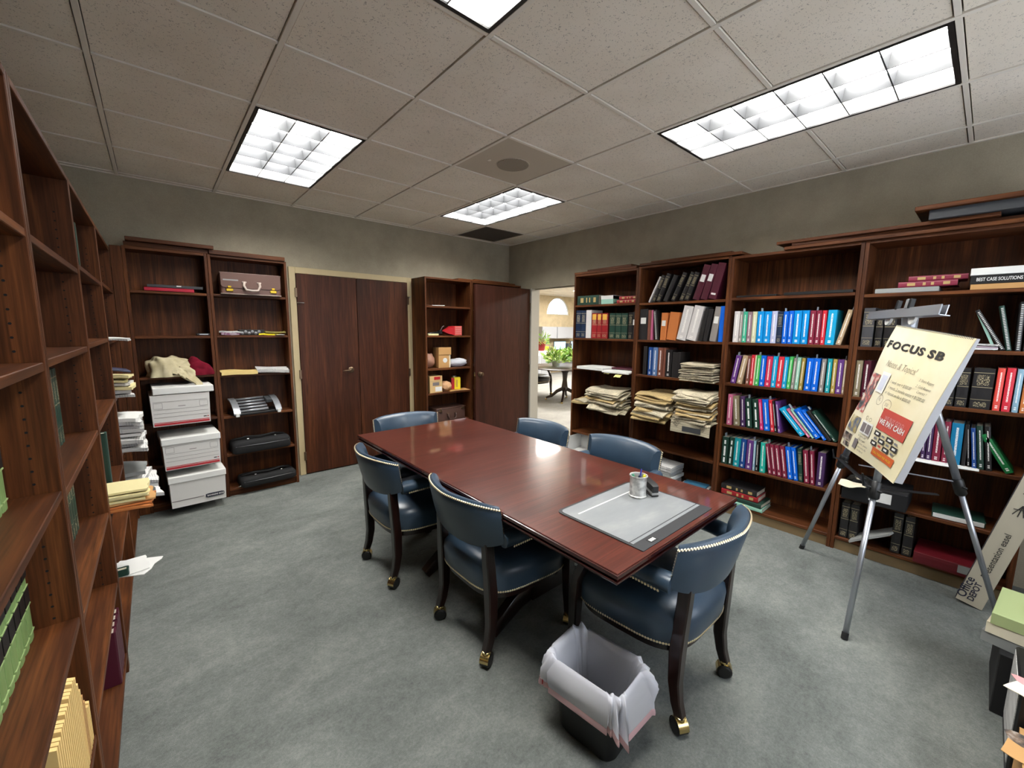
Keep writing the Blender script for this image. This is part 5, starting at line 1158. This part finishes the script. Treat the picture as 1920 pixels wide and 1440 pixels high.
o = sheet('paper', .07, .34, .003, M['white'], 99, .003, lambda x: -2*max(0, -x)**2); o.location = (3.045, -1.90, .7476); tag(o, 'white sheet sticking out under the burgundy books', 'paper')
# ------------------------------------------------------------------ wastebasket with liner
BX, BYc = .665, -1.20
wb = thing('wastebasket', 'black plastic wastebasket with white drawstring liner', 'wastebasket', (BX, BYc, 0), R(-84))
def rr2(hx, hy, r, z, n=6): return rrect(hx, hy, r, z, n)
MB().loft([rr2(.105, .07, .035, 0), rr2(.118, .08, .04, .02), rr2(.148, .103, .045, .28), rr2(.151, .106, .045, .285), rr2(.144, .099, .043, .285), rr2(.112, .074, .038, .02), rr2(.02, .02, .01, .018)]).build('bin_body', M['blackplastic'], wb, 50)
NL = 120
base = rr2(.156, .111, .05, 0, 29); NL = len(base)
def per(k): p = base[k % NL]; return p
rings = []
prof = [(.60, .04), (.72, .14), (.82, .24), (.88, .285), (.94, .312), (.99, .316), (1.02, .297), (1.035, .262), (1.045, .225), (1.05, .195)]
for j, (sc_, z) in enumerate(prof):
    r = []
    for k in range(NL):
        p = per(k); a = 2*math.pi*k/NL
        dpth = max(0, j-4)/5
        ru = noise.noise(Vector((math.cos(a)*2.2, math.sin(a)*2.2, j*.35)))*.032*(.3+dpth)+.012*math.sin(a*11+j*.8)*dpth+.006*math.sin(a*23)*dpth
        ru += abs(noise.noise(Vector((math.cos(a)*7, math.sin(a)*7, j*.5+4))))*.034*(.3+dpth)
        hem = .025*noise.noise(Vector((math.cos(a)*1.6+5, math.sin(a)*1.6, 2)))*dpth*1.3-.015*dpth*max(0, math.cos(a-R(-25)))**6
        if j < 5: ru = -abs(ru)*.8
        n = Vector((p.x, p.y, 0)).normalized()
        r.append(Vector((p.x*sc_, p.y*sc_, z+hem+(.012*noise.noise(Vector((math.cos(a)*3, math.sin(a)*3, 9))) if j in (3, 4, 5) else 0)))+n*ru)
    rings.append(r)
ln = MB().loft(rings, False).build('bin_liner', M['liner'], wb, True)
MB().lathe([(.001, .045), (.08, .045)], 24, M=Matrix.Diagonal((1.2, .85, 1, 1))).build('liner_bottom', M['liner'], wb, True)
hem = []
for j, (d0, d1) in enumerate(((0, 0), (.006, -.014), (.004, -.026))):
    hem.append([Vector((p.x*(1.004), p.y*1.004, p.z+d1+.006))+Vector((p.x, p.y, 0)).normalized()*d0*.5 for p in rings[-1]])
MB().loft(hem, False).build('drawstring_hem', simple('hem_pink', (206, 168, 172), .5), ln, True)
k = int(NL*.62); p = rings[-1][k]
MB().lathe([(.018, -.002), (.018, .002), (0, .002)], 14, M=Matrix.Translation(p*1.02+Vector((0, 0, -.008))) @ Matrix.Rotation(math.atan2(p.y, p.x), 4, 'Z') @ Matrix.Rotation(R(90), 4, 'Y')).build('red_drawstring_tab', M['red'], ln, 40)
# ------------------------------------------------------------------ piles at the right edge
o = rbox('storage_box', 'box', 'dark box at the bottom of the pile by the right picture edge', 1.97, 2.35, -2.52, -2.19, 0, .26, 'blackfabric')
zc = .261
for k, (mt, lb) in enumerate((('grey_card', 'grey binder lowest of three'), ('cream', 'cream binder second of three'), ('palegreen', 'pale green binder topmost of three'))):
    b = thing('binder', lb+' on the dark box at right edge', 'binder', (2.14, -2.31, zc), R(-14+4*k), 'binders on the dark box')
    MB().box(-.15, .15, -.14, .14, 0, .003).build('cover', M[mt], b); MB().box(-.15, .15, -.14, .14, .043, .046, .001).build('cover', M[mt], b); MB().box(-.15, -.147, -.14, .14, .003, .043).build('spine', M[mt], b)
    MB().box(-.14, .145, -.135, .135, .004, .042).build('pages', M['pages'], b); zc += .0475
o = sheet('paper', .14, .2, .006, M['white'], 110, .01); o.location = (2.12, -2.38, zc+.008); o.rotation_euler = (0, R(-4), R(10)); tag(o, 'white leaflet on the pale green binder', 'paper')
o = rbox('portfolio', 'portfolio', 'black portfolio folder standing on edge in the right-hand pile', 1.62, 1.95, -2.46, -2.225, 0, .33, 'blackplastic', .006)
MB().box(-.15, .15, .112, .1195, .05, .32).build('paper_wad', M['printed'], o)
o = rbox('cardboard_box', 'box', 'brown cardboard box in the right-hand pile near the camera', 1.30, 1.60, -2.5, -2.235, 0, .22, 'kraft', .003); MB().box(-.15, .15, -.133, .133, .221, .224).build('flap', M['kraft'], o)
for k, (x, y, z, rz, mt) in enumerate(((1.70, -2.27, .331, 20, 'pink'), (1.62, -2.25, .336, -25, 'cream'), (1.52, -2.26, .2261, 15, 'photo_c'), (1.45, -2.25, .2291, -12, 'kraft'))):
    o = sheet('photo_print', .075, .105, .002, M[mt], 120+k, .002); o.location = (x, y, z); o.rotation_euler = (0, 0, R(rz)); tag(o, f'{["pinkish", "cream", "dark", "brown"][k]} photo print on the right-hand pile', 'photo', 'photo prints on the right-hand pile')
o = rbox('paper_ream', 'paper', 'stack of white paper lowest at the right picture edge', 1.02, 1.27, -2.43, -2.165, 0, .17, 'white', .003)
# ------------------------------------------------------------------ the office beyond the doorway
OX0, OX1, OY0, OY1, OH = XR+.12, 13.2, -1.5, 8.0, 2.672
structure('floor_office', MB().box(XR+.06, OX1, OY0, OY1, -.1, 0), M['carpet_office'])
oc = structure('ceiling_office', MB().box(OX0, OX1, OY0, OY1, OH, OH+.1), M['tile'])
for k in range(15): MB().box(OX0, OX1, OY1-.6*k-.012, OY1-.6*k+.012, OH-.004, OH).build('grid_runner', M['tee'], oc)
structure('wall_office_right', MB().box(OX1, OX1+.1, OY0, OY1, 0, OH), M['wall_office'])
structure('wall_office_near', MB().box(OX0, OX1, OY0-.1, OY0, 0, OH), M['wall_office'])
structure('wall_office_left', MB().box(OX0-.02, OX0+.05, YB+.1, OY1, 0, OH), M['wall_office'])
AX, AZ, AR = 10.32, 2.03, .56
mb = MB().box(OX0, AX-AR, OY1, OY1+.1, 0, OH); mb.box(AX+AR, OX1, OY1, OY1+.1, 0, OH); mb.box(AX-AR, AX+AR, OY1, OY1+.1, 0, AZ)
arc_ = [(AX+AR*math.cos(math.pi*k/16), AZ+AR*1.05*math.sin(math.pi*k/16)) for k in range(17)]
for (xa, za), (xb, zb) in zip(arc_[:-1], arc_[1:]):
    mb.loft([[Vector((xa, y, za)), Vector((xb, y, zb)), Vector((xb, y, OH)), Vector((xa, y, OH))] for y in (OY1, OY1+.1)])
structure('wall_office_far', mb, M['wall_office'])
wf = MB(); wf.tube([(x, OY1+.05, z) for x, z in arc_], .03, 8); wf.tube([(AX-AR, OY1+.05, AZ), (AX+AR, OY1+.05, AZ)], .03, 8)
wn = wf.build('window_1', M['white']); wn['kind'] = 'structure'
g = MB(); g.add([(x, OY1+.06, z) for x, z in arc_], [tuple(range(17))]); g.build('pane', M['glass'], wn)
for a in (60, 120): MB().tube([(AX, OY1+.05, AZ), (AX+AR*math.cos(R(a)), OY1+.05, AZ+AR*1.05*math.sin(R(a)))], .008, 6).build('muntin', M['white'], wn)
for k, (x, y) in enumerate(((5.6, 1.2), (5.9, 4.6), (8.3, 3.2), (9.3, 5.6), (11.3, 4.2))):  # unseen glowing panels added to brighten the office
    s = thing('ceiling_light', f'added office light panel beyond the doorway, out of sight above, {ORD[k]}', 'ceiling light', (x, y, OH), 0, 'added unseen office light panels')
    MB().box(-.3, .3, -.6, .6, -.012, -.001).build('lamp_panel', M['office_fill'], s); mb = MB(); mb.box(-.32, -.3, -.62, .62, -.016, 0); mb.box(.3, .32, -.62, .62, -.016, 0); mb.box(-.3, .3, -.62, -.6, -.016, 0); mb.box(-.3, .3, .6, .62, -.016, 0); mb.build('frame', M['white'], s)
simple('grey_laminate', (158, 160, 166), .5); simple('pot_red', (128, 26, 28), .4)
for k, (x0, x1) in enumerate(((9.2, 9.90), (9.93, 10.97))):
    s = thing('wall_cabinet', ['grey wall cabinet at left above the office desk', 'wider grey wall cabinet above the office monitors'][k], 'cabinet', ((x0+x1)/2, 7.82, 1.21), 0, 'grey office wall cabinets'); w = (x1-x0)/2
    MB().box(-w, w, -.16, .18, 0, .40, .004).build('body', M['grey_laminate'], s); d = MB().box(-w+.004, w-.004, -.18, -.161, .01, .39, .003).build('flip_door', M['grey_laminate'], s); MB().box(-.05, .05, -.19, -.18, .03, .04).build('handle', M['steel'], d)
dk = thing('office_desk', 'long white office desk under the grey wall cabinets', 'desk', (10.3, 7.6, 0))
MB().box(-1.2, 1.4, -.4, .39, .71, .74, .004).build('desk_top', M['white'], dk); MB().box(-1.2, -1.16, -.38, .38, 0, .71).build('side_panel', M['grey_laminate'], dk); MB().box(1.36, 1.4, -.38, .38, 0, .71).build('side_panel', M['grey_laminate'], dk); MB().box(-1.16, 1.36, .3, .32, .1, .71).build('back_panel', M['grey_laminate'], dk)
for k, x in enumerate((10.07, 10.93)):
    s = thing('monitor', ['left computer monitor on the office desk', 'right computer monitor on the office desk'][k], 'monitor', (x, 7.66, .7406), 0, 'office monitors')
    MB().box(-.1, .1, -.08, .08, 0, .012, .003).build('foot', M['blackplastic'], s); MB().tube([(0, .02, .01), (0, .03, .15)], .018, 8).build('stem', M['blackplastic'], s, True)
    MB().box(-.30, .30, -.012, .02, .09, .38, .004).build('bezel', M['blackplastic'], s); MB().box(-.285, .285, -.0135, -.012, .105, .365).build('screen', M['screen'], s)
pt = thing('printer', 'dark office machine between the two monitors', 'printer', (10.50, 7.7, .7406)); MB().box(-.1, .1, -.15, .15, 0, .3, .02).build('body', M['darkgrey'], pt); MB().box(-.08, .08, -.17, -.15, .05, .12, .005).build('tray', M['blackplastic'], pt)
ct_ = thing('low_cabinet', 'white low cabinet at left of the doorway view', 'cabinet', (7.36, 6.1, 0)); MB().box(-.4, .35, -.25, .25, 0, .91, .004).build('body', M['white'], ct_); MB().box(-.41, .36, -.26, .26, .91, .94, .004).build('counter_top', M['white'], ct_)
for x0, x1 in ((-.38, -.03), (-.0, .33)): d = MB().box(x0, x1, -.265, -.2505, .05, .82, .003).build('door', M['grey_laminate'], ct_); MB().box((x0+x1)/2-.05, (x0+x1)/2+.05, -.272, -.265, .74, .755).build('handle', M['steel'], d)
def leaf_cloud(parent, c, rx, ry, rz, n, L, seed, name='foliage'):
    r = random.Random(seed); mb = MB()
    for k in range(n):
        d = Vector((r.gauss(0, 1), r.gauss(0, 1), abs(r.gauss(0, 1)))).normalized(); q = r.uniform(.45, 1)
        p = Vector((c[0]+d.x*rx*q, c[1]+d.y*ry*q, c[2]+d.z*rz*q)); a = (d+Vector((r.uniform(-.5, .5), r.uniform(-.5, .5), r.uniform(-.2, .5)))).normalized(); s = a.orthogonal().normalized(); nn = a.cross(s); l = L*r.uniform(.6, 1.2); w = l*.28
        mb.add([p, p+a*l*.45+s*w-nn*w*.2, p+a*l, p+a*l*.45-s*w-nn*w*.2, p+a*l*.5+nn*w*.3], [(0, 1, 4), (1, 2, 4), (2, 3, 4), (3, 0, 4)])
        if k % 4 == 0: mb.tube([Vector(c), p], .003, 4, False)
    return mb.build(name, M['leaf'], parent, False, 'stuff')
def potplant(name, label, loc, pot, r0, h, fol, n, L, seed):
    s = thing(name, label, 'plant', loc); MB().lathe([(r0*.72, 0), (r0, h*.9), (r0*1.08, h*.9), (r0*1.08, h), (r0*.94, h), (r0*.9, h*.88), (0, h*.88)], 18).build('pot', M[pot], s, 40)
    leaf_cloud(s, (0, 0, h*.8), *fol, n, L, seed); return s
potplant('potted_plant', 'leafy plant in a dark red pot on the white cabinet', (7.50, 5.98, .9406), 'pot_red', .12, .24, (.2, .2, .36), 70, .13, 5)
s = MB().box(-.05, .05, -.003, .003, 0, .12).build('price_card', M['yellow']); s.location = (7.68, 5.93, .9406); s.rotation_euler = (R(-12), 0, R(-35)); tag(s, 'yellow card standing beside the red pot', 'card')
rt = thing('round_table', 'dark round pedestal table beyond the doorway', 'table', (6.12, 3.86, 0))
simple('table_dark', (46, 34, 30), .3)
MB().lathe([(.80, .715), (.82, .722), (.82, .735), (.81, .742), (0, .742)], 48).build('table_top', M['table_dark'], rt, 40)
MB().lathe([(.05, .2), (.075, .25), (.06, .35), (.045, .45), (.06, .6), (.12, .69), (.2, .714), (0, .714)], 20).build('column', M['darkwood'], rt, 40)
for k in range(4):
    a = R(35+90*k); c, s_ = math.cos(a), math.sin(a)
    ft = MB().tube([(c*.04, s_*.04, .26), (c*.16, s_*.16, .2), (c*.28, s_*.28, .09), (c*.4, s_*.4, .045)], [(.028, .04), (.028, .035), (.026, .03), (.024, .022)], 8, up=(0, 0, 1)).build('foot', M['darkwood'], rt, 40)
    MB().lathe([(.018, 0), (.024, .012), (.018, .026), (0, .026)], 12, (c*.4, s_*.4, 0)).build('foot_caster', M['brass'], ft, 40)
for k, (x, y, lb, n, fo) in enumerate(((5.86, 3.86, 'left leafy plant in a clear jar on the round table', 110, (.24, .24, .22)), (6.28, 3.72, 'right taller leafy plant on the round table', 150, (.28, .28, .34)), (6.15, 4.2, 'rear trailing plant on the round table', 110, (.26, .26, .26)))):
    potplant('potted_plant', lb, (x, y, .7426), 'glassware' if 'glassware' in M else (simple('glassware', (168, 182, 180), .1) and 'glassware'), .07, .13, fo, n, .13, 60+k)
chd = make_chair(M['leather_dk'], M['darkwood'])
for k, (x, y, rz, lb) in enumerate(((6.10, 4.72, 186, 'dark leather armchair at left of the round table'), (6.98, 3.75, 92, 'dark leather armchair at right of the round table'))):
    c = chd if k == 0 else copy_tree(chd)
    c.location = (x, y, 0); c.rotation_euler = (0, 0, R(rz)); tag(c, lb, 'chair', 'dark armchairs at the round table')
